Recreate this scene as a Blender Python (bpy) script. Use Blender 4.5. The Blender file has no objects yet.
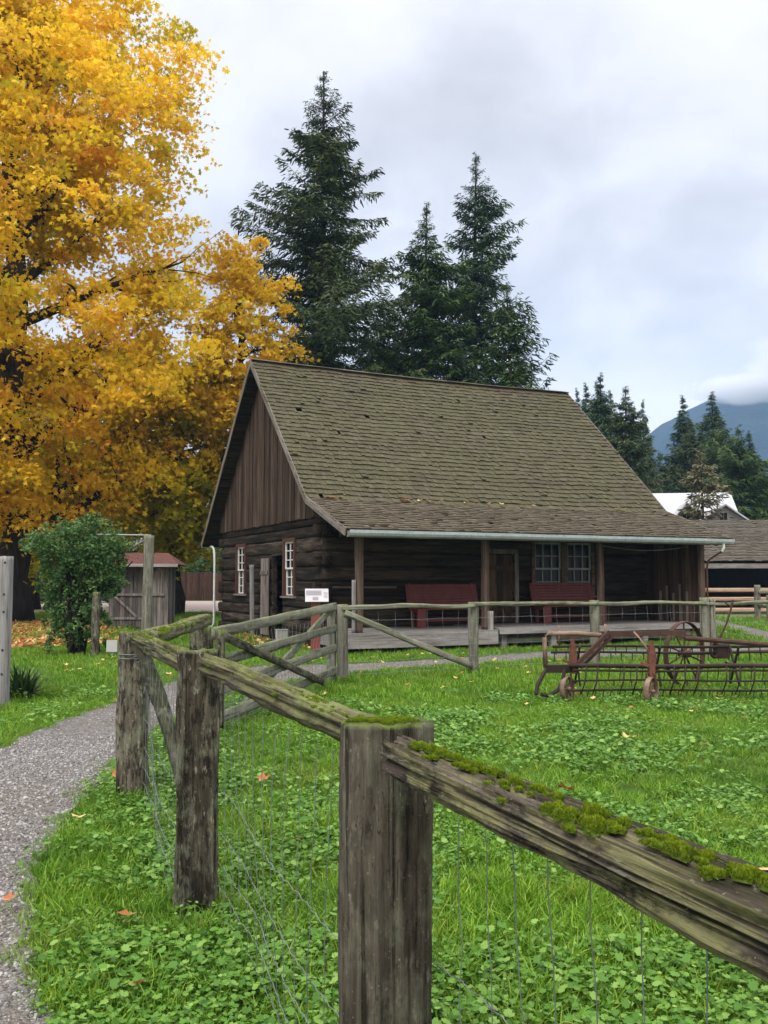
import bpy, math, random
import numpy as np
from mathutils import Vector, Matrix, noise as mnoise
R = math.radians
random.seed(7); RNG = np.random.default_rng(7)
scene = bpy.context.scene
COL = scene.collection
F = 917.0; CAMH = 1.6; HZ = 580.0
SX = 0.0

def gp(px, py):
    """ground point seen at a pixel of the photograph (survey helper)"""
    e = math.atan((py - 512) / F) - .074; d = CAMH / math.tan(e)
    return ((px - 384) / F * (d * math.cos(.074) - CAMH * math.sin(.074)), d)

def xd(px, d): return (px - 384) / F * d
def zd(py, d): return CAMH - (py - HZ) * d / F

# ------------------------------------------------------------------ materials
class NT:
    def __init__(s, name):
        s.m = bpy.data.materials.new(name); s.m.use_nodes = True
        s.t = s.m.node_tree; s.t.nodes.clear()
        s.out = s.n('ShaderNodeOutputMaterial')
    def n(s, typ, **kw):
        nd = s.t.nodes.new(typ)
        for k, v in kw.items(): setattr(nd, k, v)
        return nd
    def put(s, sock, v):
        if isinstance(v, bpy.types.NodeSocket): s.t.links.new(v, sock)
        elif v is not None: sock.default_value = v
    def math(s, op, a, b=None, c=None, clamp=False):
        nd = s.n('ShaderNodeMath', operation=op, use_clamp=clamp)
        s.put(nd.inputs[0], a)
        if b is not None: s.put(nd.inputs[1], b)
        if c is not None: s.put(nd.inputs[2], c)
        return nd.outputs[0]
    def noise(s, vec, scale, detail=4, rough=.6, dist=0):
        nd = s.n('ShaderNodeTexNoise'); s.put(nd.inputs['Vector'], vec)
        nd.inputs['Scale'].default_value = scale; nd.inputs['Detail'].default_value = detail
        nd.inputs['Roughness'].default_value = rough; nd.inputs['Distortion'].default_value = dist
        return nd.outputs['Fac']
    def vor(s, vec, scale, feature='F1', out='Distance', rnd=1):
        nd = s.n('ShaderNodeTexVoronoi', feature=feature); s.put(nd.inputs['Vector'], vec)
        nd.inputs['Scale'].default_value = scale; nd.inputs['Randomness'].default_value = rnd
        return nd.outputs[out]
    def mapping(s, vec, sc, loc=(0, 0, 0)):
        nd = s.n('ShaderNodeMapping'); s.put(nd.inputs['Vector'], vec)
        nd.inputs['Scale'].default_value = sc; nd.inputs['Location'].default_value = loc
        return nd.outputs[0]
    def ramp(s, fac, stops, interp='LINEAR'):
        nd = s.n('ShaderNodeValToRGB'); s.put(nd.inputs[0], fac)
        cr = nd.color_ramp; cr.interpolation = interp
        while len(cr.elements) > 1: cr.elements.remove(cr.elements[-1])
        for i, (p, c) in enumerate(stops):
            e = cr.elements[0] if i == 0 else cr.elements.new(p)
            e.position = p
            c = (c, c, c) if isinstance(c, (int, float)) else c
            e.color = (*c, 1)
        return nd.outputs[0]
    def mix(s, fac, a, b, mode='MIX'):
        nd = s.n('ShaderNodeMix', data_type='RGBA', blend_type=mode)
        s.put(nd.inputs[0], fac)
        for k, v in ((6, a), (7, b)):
            if isinstance(v, (tuple, list)) and len(v) == 3: v = (*v, 1)
            s.put(nd.inputs[k], v)
        return nd.outputs[2]
    def obj(s):
        tc = s.n('ShaderNodeTexCoord'); oi = s.n('ShaderNodeObjectInfo')
        ad = s.n('ShaderNodeVectorMath', operation='ADD')
        r = s.math('MULTIPLY', oi.outputs['Random'], 37.0)
        cb = s.n('ShaderNodeCombineXYZ')
        for i in range(3): s.put(cb.inputs[i], r)
        s.put(ad.inputs[0], tc.outputs['Object']); s.put(ad.inputs[1], cb.outputs[0])
        return ad.outputs[0]
    def world(s):
        return s.n('ShaderNodeNewGeometry').outputs['Position']
    def tint(s, name='tint'):
        nd = s.n('ShaderNodeAttribute'); nd.attribute_name = name
        return nd
    def nz(s):
        g = s.n('ShaderNodeNewGeometry'); sp = s.n('ShaderNodeSeparateXYZ')
        s.put(sp.inputs[0], g.outputs['Normal']); return sp.outputs[2]
    def bump(s, h, strength=.5, dist=.01, prev=None):
        nd = s.n('ShaderNodeBump'); s.put(nd.inputs['Height'], h)
        nd.inputs['Strength'].default_value = strength; nd.inputs['Distance'].default_value = dist
        if prev is not None: s.put(nd.inputs['Normal'], prev)
        return nd.outputs[0]
    def bsdf(s, col, rough=.85, normal=None, metal=0, spec=.25):
        nd = s.n('ShaderNodeBsdfPrincipled')
        if isinstance(col, (tuple, list)) and len(col) == 3: col = (*col, 1)
        s.put(nd.inputs['Base Color'], col); s.put(nd.inputs['Roughness'], rough)
        nd.inputs['Metallic'].default_value = metal
        nd.inputs['Specular IOR Level'].default_value = spec
        if normal is not None: s.put(nd.inputs['Normal'], normal)
        return nd.outputs[0]
    def end(s, sh):
        s.t.links.new(sh, s.out.inputs['Surface']); return s.m

def wood(name, cols, axis='X', fine=24, moss=0, lichen=0, stain=.4, bump=.5, tintamt=.6, crack=.75, speck=.0, flake=0, lth=.50, lside=False, mosscol=(.10, .15, .015), lichcol=(.30, .33, .22), bdist=.006, along=1.1):
    k = NT(name); o = k.obj()
    def sc(a, c): return tuple(a if axis == ax else c for ax in 'XYZ')
    g = k.noise(k.mapping(o, sc(along, fine)), 1, 8, .7)
    g2 = k.noise(k.mapping(o, sc(.5, 5.5), (3, 5, 7)), 1, 5, .6)
    b = k.noise(o, 3.2, 6, .65)
    f = k.math('ADD', k.math('MULTIPLY', g, .62), k.math('MULTIPLY', g2, .38))
    c = k.ramp(f, [(.33, cols[0]), (.47, cols[1]), (.60, cols[2]), (.75, cols[3] if len(cols) > 3 else cols[2])])
    st = k.ramp(k.noise(k.mapping(o, sc(1.4, 9), (9, 1, 4)), 1, 6, .7), [(.52, 0.0), (.66, 1.0)])
    st = k.math('MULTIPLY', st, stain)
    c = k.mix(st, c, tuple(x * .22 for x in cols[0]))
    ck = k.ramp(k.noise(k.mapping(o, sc(along * .8, fine * 1.5), (4, 2, 6)), 1, 5, .6), [(.34, 1.0), (.415, 0.0)])
    c = k.mix(k.math('MULTIPLY', ck, crack), c, tuple(x * .25 for x in cols[0]))
    h = k.math('SUBTRACT', g, k.math('MULTIPLY', ck, .5))
    if speck:
        c = k.mix(k.math('MULTIPLY', k.ramp(k.noise(o, 95, 4, .6), [(.66, 0.0), (.70, 1.0)]), speck), c, (.42, .42, .36))
        c = k.mix(k.math('MULTIPLY', k.ramp(k.noise(k.mapping(o, sc(20, 60), (1, 1, 7)), 1, 5, .7), [(.60, 0.0), (.66, 1.0)]), .8), c, tuple(x * .3 for x in cols[0]))
    if flake:
        fn = k.noise(k.mapping(o, sc(11, 34), (5, 3, 2)), 1, 5, .65)
        c = k.mix(k.math('MULTIPLY', k.ramp(fn, [(.52, 0.0), (.57, 1.0)]), flake), c, (.012, .010, .008))
        c = k.mix(k.math('MULTIPLY', k.ramp(k.noise(k.mapping(o, sc(13, 38), (2, 9, 4)), 1, 5, .65), [(.60, 0.0), (.64, 1.0)]), flake * .8), c, (.30, .28, .22))
        h = k.math('SUBTRACT', h, k.math('MULTIPLY', fn, .4))
    if lichen:
        ln = k.noise(k.mapping(o, sc(7, 14), (2, 8, 1)), 1, 7, .75)
        if lside: lichen = k.math('SUBTRACT', lichen, k.math('MULTIPLY', k.ramp(k.nz(), [(.45, 0.0), (.8, 1.0)]), .8), clamp=True)
        lf = k.math('MULTIPLY', k.ramp(k.math('ADD', k.math('MULTIPLY', ln, .6), k.math('MULTIPLY', b, .4)), [(lth, 0.0), (lth + .09, 1.0)]), lichen)
        c = k.mix(lf, c, lichcol)
    if moss:
        up = k.ramp(k.nz(), [(.15, 0.0), (.75, 1.0)])
        mn = k.ramp(k.noise(o, 9, 6, .7), [(.38, 0.0), (.58, 1.0)])
        mf = k.math('MULTIPLY', k.math('MULTIPLY', up, mn), moss)
        mc = k.mix(k.noise(o, 60, 3), tuple(x * .6 for x in mosscol), tuple(min(1, x * 1.7) for x in mosscol))
        c = k.mix(mf, c, mc)
    t = k.tint(); br = k.math('ADD', k.math('MULTIPLY', t.outputs['Fac'], tintamt), 1 - tintamt / 2)
    vm = k.n('ShaderNodeVectorMath', operation='SCALE'); k.put(vm.inputs[0], c); k.put(vm.inputs[3], br)
    nrm = k.bump(h, bump, bdist)
    nrm = k.bump(g2, bump * .8, bdist * 2, nrm)
    return k.end(k.bsdf(vm.outputs[0], .85, nrm, spec=.2))

def paint(name, col, rough=.5, var=.25, metal=0, dirt=None, spec=.3):
    k = NT(name); o = k.obj()
    n = k.noise(o, 6, 6, .7)
    c = k.mix(k.ramp(n, [(.3, 0.0), (.7, 1.0)]), tuple(x * (1 - var) for x in col), tuple(min(1, x * (1 + var * .6)) for x in col))
    if dirt: c = k.mix(k.ramp(k.noise(o, 14, 6, .75), [(.5, 0.0), (.68, 1.0)]), c, dirt)
    nrm = k.bump(k.noise(o, 45, 4), .25, .003)
    return k.end(k.bsdf(c, rough, nrm, metal, spec))

def foliage(name, c0, c1, c2, trans=.35, rough=.6, top=None, patch=None):
    """colour runs over the per-leaf tint attribute"""
    k = NT(name); t = k.tint()
    c = k.ramp(t.outputs['Fac'], [(0, c0), (.5, c1), (1, c2)] if top is None else [(0, c0), (.5, c1), (.93, c2), (1, top)])
    if patch:
        w = k.world()
        c = k.mix(k.math('MULTIPLY', k.ramp(k.noise(w, .9, 5, .65), [(.48, 0.0), (.66, 1.0)]), .6), c, patch[0])
        c = k.mix(k.math('MULTIPLY', k.ramp(k.noise(w, .45, 4, .6, .4), [(.50, 0.0), (.64, 1.0)]), .55), c, patch[1])
    b = k.bsdf(c, rough, spec=.25)
    tr = k.n('ShaderNodeBsdfTranslucent'); k.put(tr.inputs[0], c)
    ms = k.n('ShaderNodeMixShader'); ms.inputs[0].default_value = trans
    k.t.links.new(b, ms.inputs[1]); k.t.links.new(tr.outputs[0], ms.inputs[2])
    return k.end(ms.outputs[0])

M = {}
M['bracewood'] = wood('dark_brace_wood', [(.012, .010, .007), (.035, .030, .022), (.075, .066, .048), (.14, .13, .10)], 'X', 26, moss=.15, lichen=.3, stain=.9, bump=.9, bdist=.012)
M['post'] = wood('weathered_post_wood', [(.018, .013, .009), (.068, .056, .040), (.15, .13, .096), (.27, .245, .19)], 'X', 30, moss=.8, lichen=.35, stain=1.0, speck=.5, flake=.8, bump=1.0, bdist=.012, tintamt=.5)
M['nearpost'] = wood('near_post_wood', [(.016, .013, .010), (.052, .043, .032), (.118, .101, .078), (.23, .21, .172)], 'X', 34, moss=.7, lichen=.16, stain=.95, speck=.4, flake=.3, bump=1.0, bdist=.012, tintamt=.5)
M['nearrail'] = wood('near_rail_wood', [(.016, .011, .009), (.070, .050, .042), (.15, .125, .10), (.30, .27, .22)], 'X', 34, moss=.12, lichen=.85, stain=.95, speck=.6, flake=.6, lth=.46, lside=True, bump=1.0, bdist=.016, tintamt=.4, lichcol=(.27, .26, .12), mosscol=(.12, .15, .02))
M['rail'] = wood('mossy_rail_wood', [(.018, .013, .009), (.08, .066, .040), (.18, .16, .10), (.32, .30, .20)], 'X', 32, moss=.55, lichen=.75, stain=.9, speck=.4, bump=1.0, bdist=.014, tintamt=.4, lichcol=(.22, .24, .11), mosscol=(.12, .15, .02))
M['farpost'] = wood('grey_green_post_wood', [(.06, .05, .04), (.15, .14, .11), (.26, .25, .20), (.38, .37, .31)], 'X', 18, moss=.6, lichen=.5, stain=.5, bump=.7, bdist=.01, lichcol=(.30, .32, .22))
M['grey'] = wood('grey_plank_wood', [(.10, .095, .09), (.20, .19, .185), (.30, .29, .285), (.40, .39, .39)], 'X', 30, stain=.35, bump=.5)
M['deck'] = wood('deck_wood', [(.12, .105, .095), (.22, .20, .185), (.32, .30, .28), (.42, .40, .37)], 'X', 22, stain=.35, moss=0)
M['logX'] = wood('log_wood_x', [(.008, .005, .004), (.026, .018, .012), (.062, .044, .032), (.13, .10, .08)], 'X', 16, stain=.7, bump=1, bdist=.02, tintamt=.9)
M['logY'] = wood('log_wood_y', [(.007, .005, .004), (.022, .016, .012), (.085, .066, .052), (.25, .215, .18)], 'Y', 16, stain=.7, bump=1, bdist=.02, tintamt=.9)
M['batten'] = wood('gable_board_wood', [(.020, .011, .009), (.042, .027, .020), (.090, .064, .049), (.20, .162, .138)], 'Z', 26, stain=.5, bump=.6, tintamt=1.0)
M['brownZ'] = wood('brown_board_wood', [(.022, .012, .007), (.055, .032, .020), (.10, .062, .040), (.16, .105, .07)], 'Z', 24, stain=.5, bump=.6, tintamt=1.0)
M['brown'] = wood('brown_post_wood', [(.035, .022, .016), (.085, .056, .042), (.15, .105, .082), (.24, .18, .15)], 'X', 24, stain=.4, bump=.6)
M['greyZ'] = wood('shed_board_wood', [(.05, .042, .036), (.12, .10, .09), (.20, .175, .16), (.30, .27, .25)], 'Z', 22, stain=.6, bump=.6, tintamt=1.1)
M['trim'] = wood('rake_board_wood', [(.10, .085, .07), (.19, .165, .145), (.28, .25, .225), (.38, .35, .31)], 'X', 26, stain=.5, bump=.5)
M['peach'] = wood('pale_new_rail_wood', [(.22, .13, .08), (.40, .26, .17), (.52, .36, .25), (.60, .45, .33)], 'X', 14, stain=.2, bump=.3)
M['redpost'] = paint('red_brown_paint', (.19, .052, .044), .6, .25)
M['bench'] = paint('bench_red_paint', (.15, .034, .032), .5, .3)
M['frame_red'] = paint('frame_red_paint', (.085, .034, .025), .6, .3)
M['panelwhite'] = paint('panel_white', (.50, .48, .49), .5, .1)
M['white'] = paint('white_paint', (.66, .66, .64), .5, .12)
M['gutter'] = paint('gutter_green_grey', (.36, .42, .42), .45, .18, dirt=(.22, .26, .22))
M['darksash'] = paint('weathered_sash_paint', (.27, .30, .30), .6, .3)
M['downspout'] = paint('downspout_white', (.62, .63, .63), .4, .15)
M['rust'] = paint('rusty_iron', (.085, .042, .031), .75, .5, .25, dirt=(.045, .028, .024))
M['redrust'] = paint('red_rusted_casting', (.15, .055, .036), .7, .4, .1, dirt=(.09, .035, .025))
M['darkrust'] = paint('dark_rusty_bar', (.035, .022, .018), .7, .5, .3)
M['paleiron'] = paint('pale_worn_iron', (.24, .16, .12), .65, .4, .2, dirt=(.10, .05, .035))
M['wire'] = paint('galvanised_wire', (.22, .235, .225), .5, .3, .5)
M['soil'] = paint('dark_soil', (.03, .022, .016), .95, .4)
M['white_metal'] = paint('white_metal_roof', (.46, .47, .49), .35, .08)
M['white_wall'] = paint('offwhite_siding', (.42, .41, .40), .7, .12)
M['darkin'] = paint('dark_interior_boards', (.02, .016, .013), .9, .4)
M['redroof'] = paint('faded_red_roofing', (.14, .058, .05), .7, .35, dirt=(.10, .05, .04))
M['brownfence'] = wood('brown_fence_boards', [(.03, .016, .011), (.065, .032, .022), (.09, .045, .032), (.12, .062, .045)], 'Z', 8, stain=.3, bump=.3, tintamt=.8)

def glass():
    k = NT('old_window_glass'); o = k.obj()
    return k.end(k.bsdf((.012, .013, .015), .07, None, spec=.13))
M['glass'] = glass()

def shake(name, c0, c1, c2, moss):
    k = NT(name); o = k.obj(); t = k.tint()
    g = k.noise(k.mapping(o, (38, 2.5, 2.5)), 1, 6, .65)
    c = k.mix(g, c0, c2)
    c = k.mix(.55, c, k.ramp(t.outputs['Fac'], [(0, c0), (.5, c1), (1, c2)]))
    big = k.noise(o, .9, 6, .65)
    fine = k.noise(o, 14, 5, .7)
    f = k.math('ADD', k.math('MULTIPLY', big, .55), k.math('MULTIPLY', fine, .45))
    mf = k.math('MULTIPLY', k.ramp(f, [(.36, 0.0), (.55, 1.0)]), moss)
    c = k.mix(mf, c, k.mix(fine, (.046, .046, .020), (.122, .120, .052)))
    # bare reddish-dark streaks running down from the ridge
    sp = k.n('ShaderNodeSeparateXYZ'); tc = k.n('ShaderNodeTexCoord'); k.put(sp.inputs[0], tc.outputs['Object'])
    hz = k.math('MULTIPLY', k.math('SUBTRACT', sp.outputs[2], 6.9), .60)
    sn = k.noise(k.mapping(o, (2.6, .5, .5)), 1, 5, .6)
    sf = k.ramp(k.math('ADD', hz, k.math('SUBTRACT', sn, .72)), [(.12, 0.0), (.42, 1.0)])
    c = k.mix(k.math('MULTIPLY', sf, .75), c, (.062, .036, .026))
    nrm = k.bump(g, .6, .01)
    return k.end(k.bsdf(c, .9, nrm, spec=.15))
M['shake'] = shake('mossy_cedar_shakes', (.030, .025, .017), (.072, .061, .042), (.132, .117, .080), .50)
M['shake2'] = shake('brown_cedar_shakes', (.046, .036, .025), (.096, .078, .054), (.152, .128, .092), .12)
M['shake3'] = shake('shed_cedar_shakes', (.045, .037, .030), (.088, .074, .060), (.145, .125, .10), .12)

def lawn_mat():
    k = NT('lawn_turf'); w = k.world()
    a = k.noise(w, .35, 5, .6); b = k.noise(w, 3, 6, .65); c_ = k.noise(w, 55, 4, .7)
    col = k.mix(k.ramp(a, [(.35, 0.0), (.65, 1.0)]), (.070, .150, .016), (.100, .200, .022))
    col = k.mix(k.math('MULTIPLY', k.ramp(b, [(.45, 0.0), (.7, 1.0)]), .5), col, (.11, .15, .025))
    col = k.mix(k.ramp(c_, [(.35, 0.0), (.62, 1.0)]), (.030, .055, .010), col)
    return k.end(k.bsdf(col, .9, k.bump(c_, 1, .03), spec=.1))
M['lawn'] = lawn_mat()

def gravel_mat():
    k = NT('crushed_gravel'); w = k.world()
    vc = k.vor(w, 62, out='Color'); vd = k.vor(w, 62)
    sp = k.n('ShaderNodeSeparateXYZ'); k.put(sp.inputs[0], vc)
    v2 = k.vor(w, 24, out='Color'); sp2 = k.n('ShaderNodeSeparateXYZ'); k.put(sp2.inputs[0], v2)
    st = k.math('ADD', k.math('MULTIPLY', sp.outputs[0], .7), k.math('MULTIPLY', sp2.outputs[0], .3))
    c = k.ramp(st, [(.05, (.09, .083, .075)), (.4, (.21, .20, .188)), (.7, (.30, .29, .278)), (1, (.46, .45, .44))])
    n = k.noise(w, .55, 5, .65); n2 = k.noise(w, 5, 5, .7)
    m = k.ramp(k.math('ADD', k.math('MULTIPLY', n, .6), k.math('MULTIPLY', n2, .4)), [(.42, 0.0), (.58, 1.0)])
    c = k.mix(k.math('MULTIPLY', m, .55), c, (.20, .155, .105))
    c = k.mix(k.ramp(vd, [(.0, 0.0), (.012, 0.0), (.5, .35)]), c, (.05, .045, .04))
    h = k.math('MULTIPLY', vd, -1)
    return k.end(k.bsdf(c, .9, k.bump(h, 1, .02, k.bump(n2, .4, .03)), spec=.2))
M['gravel'] = gravel_mat()
M['road'] = paint('dusty_road', (.34, .27, .24), .9, .2)

def stone_mat():
    k = NT('loose_stone'); t = k.tint(); oi = k.n('ShaderNodeObjectInfo')
    c = k.ramp(oi.outputs['Random'], [(0, (.10, .09, .08)), (.5, (.235, .222, .208)), (1, (.42, .41, .395))])
    return k.end(k.bsdf(c, .85, k.bump(k.noise(k.obj(), 120, 3), .4, .003)))
M['stone'] = stone_mat()

M['maple'] = foliage('golden_maple_leaves', (.38, .36, .018), (.86, .57, .024), (.95, .65, .055), .5, top=(.80, .36, .04))
M['maple2'] = foliage('yellow_maple_leaves', (.40, .30, .018), (.76, .50, .025), (.88, .58, .05), .42)
M['maple3'] = foliage('olive_maple_leaves', (.26, .28, .016), (.56, .48, .022), (.82, .60, .035), .5)
M['bark'] = wood('dark_tree_bark', [(.010, .008, .007), (.022, .017, .014), (.045, .036, .03), (.07, .06, .05)], 'Z', 10, stain=.5, bump=1, bdist=.05)
M['firbark'] = wood('fir_bark', [(.025, .018, .015), (.05, .038, .03), (.085, .065, .055), (.12, .1, .085)], 'Z', 10, stain=.4, bump=1, bdist=.05)
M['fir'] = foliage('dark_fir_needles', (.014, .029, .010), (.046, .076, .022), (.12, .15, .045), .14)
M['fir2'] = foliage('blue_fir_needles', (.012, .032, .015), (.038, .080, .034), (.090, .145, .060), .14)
M['cedar'] = foliage('green_cedar_sprays', (.016, .038, .009), (.042, .088, .016), (.095, .150, .032), .15)
M['deadfir'] = foliage('browning_fir_needles', (.07, .07, .03), (.15, .14, .065), (.25, .22, .12), .15)
M['bush'] = foliage('small_dark_leaves', (.026, .070, .020), (.080, .165, .045), (.21, .33, .11), .32)
M['bushg'] = foliage('bright_shrub_leaves', (.03, .075, .02), (.07, .15, .035), (.13, .24, .06), .25)
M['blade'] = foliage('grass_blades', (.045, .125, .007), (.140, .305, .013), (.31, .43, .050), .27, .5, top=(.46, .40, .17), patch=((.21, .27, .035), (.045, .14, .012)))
M['weed'] = foliage('groundcover_leaves', (.030, .100, .010), (.110, .250, .028), (.26, .41, .09), .28, .5)
M['iris'] = foliage('iris_blades', (.015, .035, .012), (.035, .075, .02), (.09, .13, .04), .2, .45)
M['dryleaf'] = foliage('fallen_leaf_orange', (.20, .06, .022), (.42, .15, .05), (.62, .32, .13), .2)
M['yleaf'] = foliage('fallen_leaf_yellow', (.50, .30, .08), (.64, .46, .16), (.70, .58, .32), .2)
M['moss'] = foliage('moss_tuft', (.045, .078, .003), (.12, .18, .006), (.27, .35, .016), .3)

# ------------------------------------------------------------------ mesh tools
ALLN = {}
def tag(o, label=None, cat=None, group=None, kind=None):
    if label: o['label'] = label
    if cat: o['category'] = cat
    if group: o['group'] = group
    if kind: o['kind'] = kind
    return o

def link(o, parent=None):
    COL.objects.link(o)
    if parent is not None: o.parent = parent
    return o

def root(name, loc, rz, label, cat, group=None):
    o = bpy.data.objects.new(name, None); o.location = loc; o.rotation_euler = (0, 0, rz)
    o.empty_display_size = .2
    COL.objects.link(o); tag(o, label, cat, group)
    o['_'] = 0; del o['_']
    return o

def inv(parent):
    return (Matrix.Translation(parent.location) @ Matrix.Rotation(parent.rotation_euler.z, 4, 'Z')).inverted()

class MB:
    def __init__(s): s.v = []; s.f = []; s.t = []; s.p = []
    def each(s, name, mat, parent=None, smooth=False, mw=None):
        """every added piece becomes a mesh object of its own"""
        for (vs, fs, t) in s.p:
            b = MB(); b.add(vs, fs, t); b.build(name, mat, parent, smooth, mw)
    def add(s, vs, fs, tint=.5):
        s.p.append((list(vs), list(fs), tint))
        n = len(s.v); s.v += [tuple(v) for v in vs]; s.f += [tuple(i + n for i in f) for f in fs]
        s.t += [tint] * len(vs)
    def box(s, x0, x1, y0, y1, z0, z1, tint=.5, mat=None, jit=0):
        vs = [Vector((x, y, z)) for x in (x0, x1) for y in (y0, y1) for z in (z0, z1)]
        if jit: vs = [v + Vector([random.uniform(-jit, jit) for _ in range(3)]) for v in vs]
        if mat is not None: vs = [mat @ v for v in vs]
        s.add(vs, [(0, 1, 3, 2), (4, 6, 7, 5), (0, 4, 5, 1), (2, 3, 7, 6), (0, 2, 6, 4), (1, 5, 7, 3)], tint)
    def bar(s, p0, p1, w, h, tint=.5, up=(0, 0, 1)):
        p0, p1 = Vector(p0), Vector(p1); d = p1 - p0; L = d.length; d /= L
        u = Vector(up)
        if abs(d.dot(u)) > .99: u = Vector((0, 1, 0))
        sd = d.cross(u).normalized(); u = sd.cross(d)
        m = Matrix((( d.x, sd.x, u.x, p0.x), (d.y, sd.y, u.y, p0.y), (d.z, sd.z, u.z, p0.z), (0, 0, 0, 1)))
        s.box(0, L, -w / 2, w / 2, -h / 2, h / 2, tint, m)
    def tube(s, pts, r, n=6, tint=.5, cap=True):
        pts = [Vector(p) for p in pts]; rs = r if isinstance(r, (list, tuple)) else [r] * len(pts)
        rings = []; pu = None
        for i, p in enumerate(pts):
            d = (pts[min(i + 1, len(pts) - 1)] - pts[max(i - 1, 0)])
            if d.length < 1e-9: d = Vector((0, 0, 1))
            d.normalize()
            a = pu if pu is not None and abs(pu.dot(d)) < .95 else (Vector((0, 0, 1)) if abs(d.z) < .9 else Vector((1, 0, 0)))
            a = (a - d * a.dot(d)).normalized(); pu = a; b = d.cross(a)
            rings.append([p + (a * math.cos(2 * math.pi * j / n) + b * math.sin(2 * math.pi * j / n)) * rs[i] for j in range(n)])
        vs = [v for r_ in rings for v in r_]
        fs = [(i * n + j, i * n + (j + 1) % n, (i + 1) * n + (j + 1) % n, (i + 1) * n + j) for i in range(len(pts) - 1) for j in range(n)]
        if cap: fs += [tuple(range(n))[::-1], tuple((len(pts) - 1) * n + j for j in range(n))]
        s.add(vs, fs, tint)
    def ring(s, c, ax, R0, r, n=28, m=6, tint=.5, wide=None):
        """torus / band: wide = band width along the axle"""
        c = Vector(c); ax = Vector(ax).normalized()
        a = ax.cross(Vector((0, 0, 1))); a = a.normalized() if a.length > .01 else Vector((1, 0, 0)); b = ax.cross(a)
        vs = []
        for i in range(n):
            t = 2 * math.pi * i / n; rd = a * math.cos(t) + b * math.sin(t)
            for j in range(m):
                q = 2 * math.pi * j / m
                vs.append(c + rd * (R0 + r * math.cos(q)) + ax * ((wide or r) * math.sin(q)))
        fs = [(i * m + j, i * m + (j + 1) % m, ((i + 1) % n) * m + (j + 1) % m, ((i + 1) % n) * m + j) for i in range(n) for j in range(m)]
        s.add(vs, fs, tint)
    def log(s, L, w, h, seg=24, ring=16, power=3, rough=.01, seed=0, tint=.5, taper=0, endj=.01, warp=.0, groove=1.0, mat=None, hf=0.0, checks=0, cdepth=.012):
        """roughened beam along +X from 0 to L"""
        vs = []; off = Vector((seed * 13.7, seed * 5.3, seed * 9.1))
        rc = random.Random(seed * 7 + 1); CK = [(rc.uniform(0, 6.283), rc.uniform(.035, .075), rc.uniform(0, 50), rc.uniform(.5, 1.2)) for _ in range(checks)]
        for i in range(seg + 1):
            x = L * i / seg; k = 1 - taper * i / seg
            wy = warp * mnoise.noise(Vector((x * .8, 0, 3)) + off); wz = warp * mnoise.noise(Vector((x * .8, 7, 0)) + off)
            for j in range(ring):
                t = 2 * math.pi * (j + .5) / ring; c, sn = math.cos(t), math.sin(t)
                rr = (abs(c) ** power + abs(sn) ** power) ** (-1 / power)
                y = w / 2 * c * rr * k; z = h / 2 * sn * rr * k
                g = mnoise.noise(Vector((x * 1.1, y / w * 5, z / h * 5)) + off) * groove
                g += .6 * mnoise.noise(Vector((x * 2.0, y / w * 13, z / h * 13)) + off)
                g += .35 * mnoise.noise(Vector((x * 9, y * 40, z * 40)) + off)
                if hf: g += hf * mnoise.noise(Vector((x * 2.5, y * 130, z * 130)) + off)
                dr = g * rough * 1.6
                for (a0, wd, of, am) in CK:
                    da = (t - a0 - .22 * mnoise.noise(Vector((x * 1.3, of, 1))) - .03 * mnoise.noise(Vector((x * 14, of, 2))) + math.pi) % (2 * math.pi) - math.pi
                    if abs(da) < wd: dr -= cdepth * am * (1 - abs(da) / wd) * max(0, min(1, .5 + 2.2 * mnoise.noise(Vector((x * 1.6, of, 5)))))
                d = Vector((0, c, sn)) * dr
                ex = 0
                if i == 0 or i == seg: ex = endj * mnoise.noise(Vector((y * 18, z * 18, i)) + off)
                vs.append(Vector((x + ex, y + d.y + wy, z + d.z + wz)))
        fs = [(i * ring + j, i * ring + (j + 1) % ring, (i + 1) * ring + (j + 1) % ring, (i + 1) * ring + j) for i in range(seg) for j in range(ring)]
        n = len(vs)
        c0 = sum((vs[j] for j in range(ring)), Vector()) / ring; c1 = sum((vs[seg * ring + j] for j in range(ring)), Vector()) / ring
        vs += [c0, c1]
        for j in range(ring):
            fs.append((n, (j + 1) % ring, j)); fs.append((n + 1, seg * ring + j, seg * ring + (j + 1) % ring))
        fs = [f[::-1] for f in fs]
        if mat is not None: vs = [mat @ v for v in vs]
        s.add(vs, fs, tint)
    def build(s, name, mat, parent=None, smooth=False, mw=None):
        me = bpy.data.meshes.new(name); me.from_pydata(s.v, [], s.f)
        at = me.attributes.new('tint', 'FLOAT', 'POINT'); at.data.foreach_set('value', s.t)
        if smooth: me.polygons.foreach_set('use_smooth', [True] * len(s.f))
        me.materials.append(mat); me.update()
        o = bpy.data.objects.new(name, me)
        if mw is not None: o.matrix_local = mw
        return link(o, parent)

def frame_x(p0, p1, roll=0, up=(0, 0, 1)):
    p0, p1 = Vector(p0), Vector(p1); d = (p1 - p0).normalized(); u = Vector(up)
    if abs(d.dot(u)) > .98: u = Vector((0, 1, 0))
    sd = u.cross(d).normalized(); u = d.cross(sd)
    m = Matrix(((d.x, sd.x, u.x, p0.x), (d.y, sd.y, u.y, p0.y), (d.z, sd.z, u.z, p0.z), (0, 0, 0, 1)))
    return m @ Matrix.Rotation(roll, 4, 'X')

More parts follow.
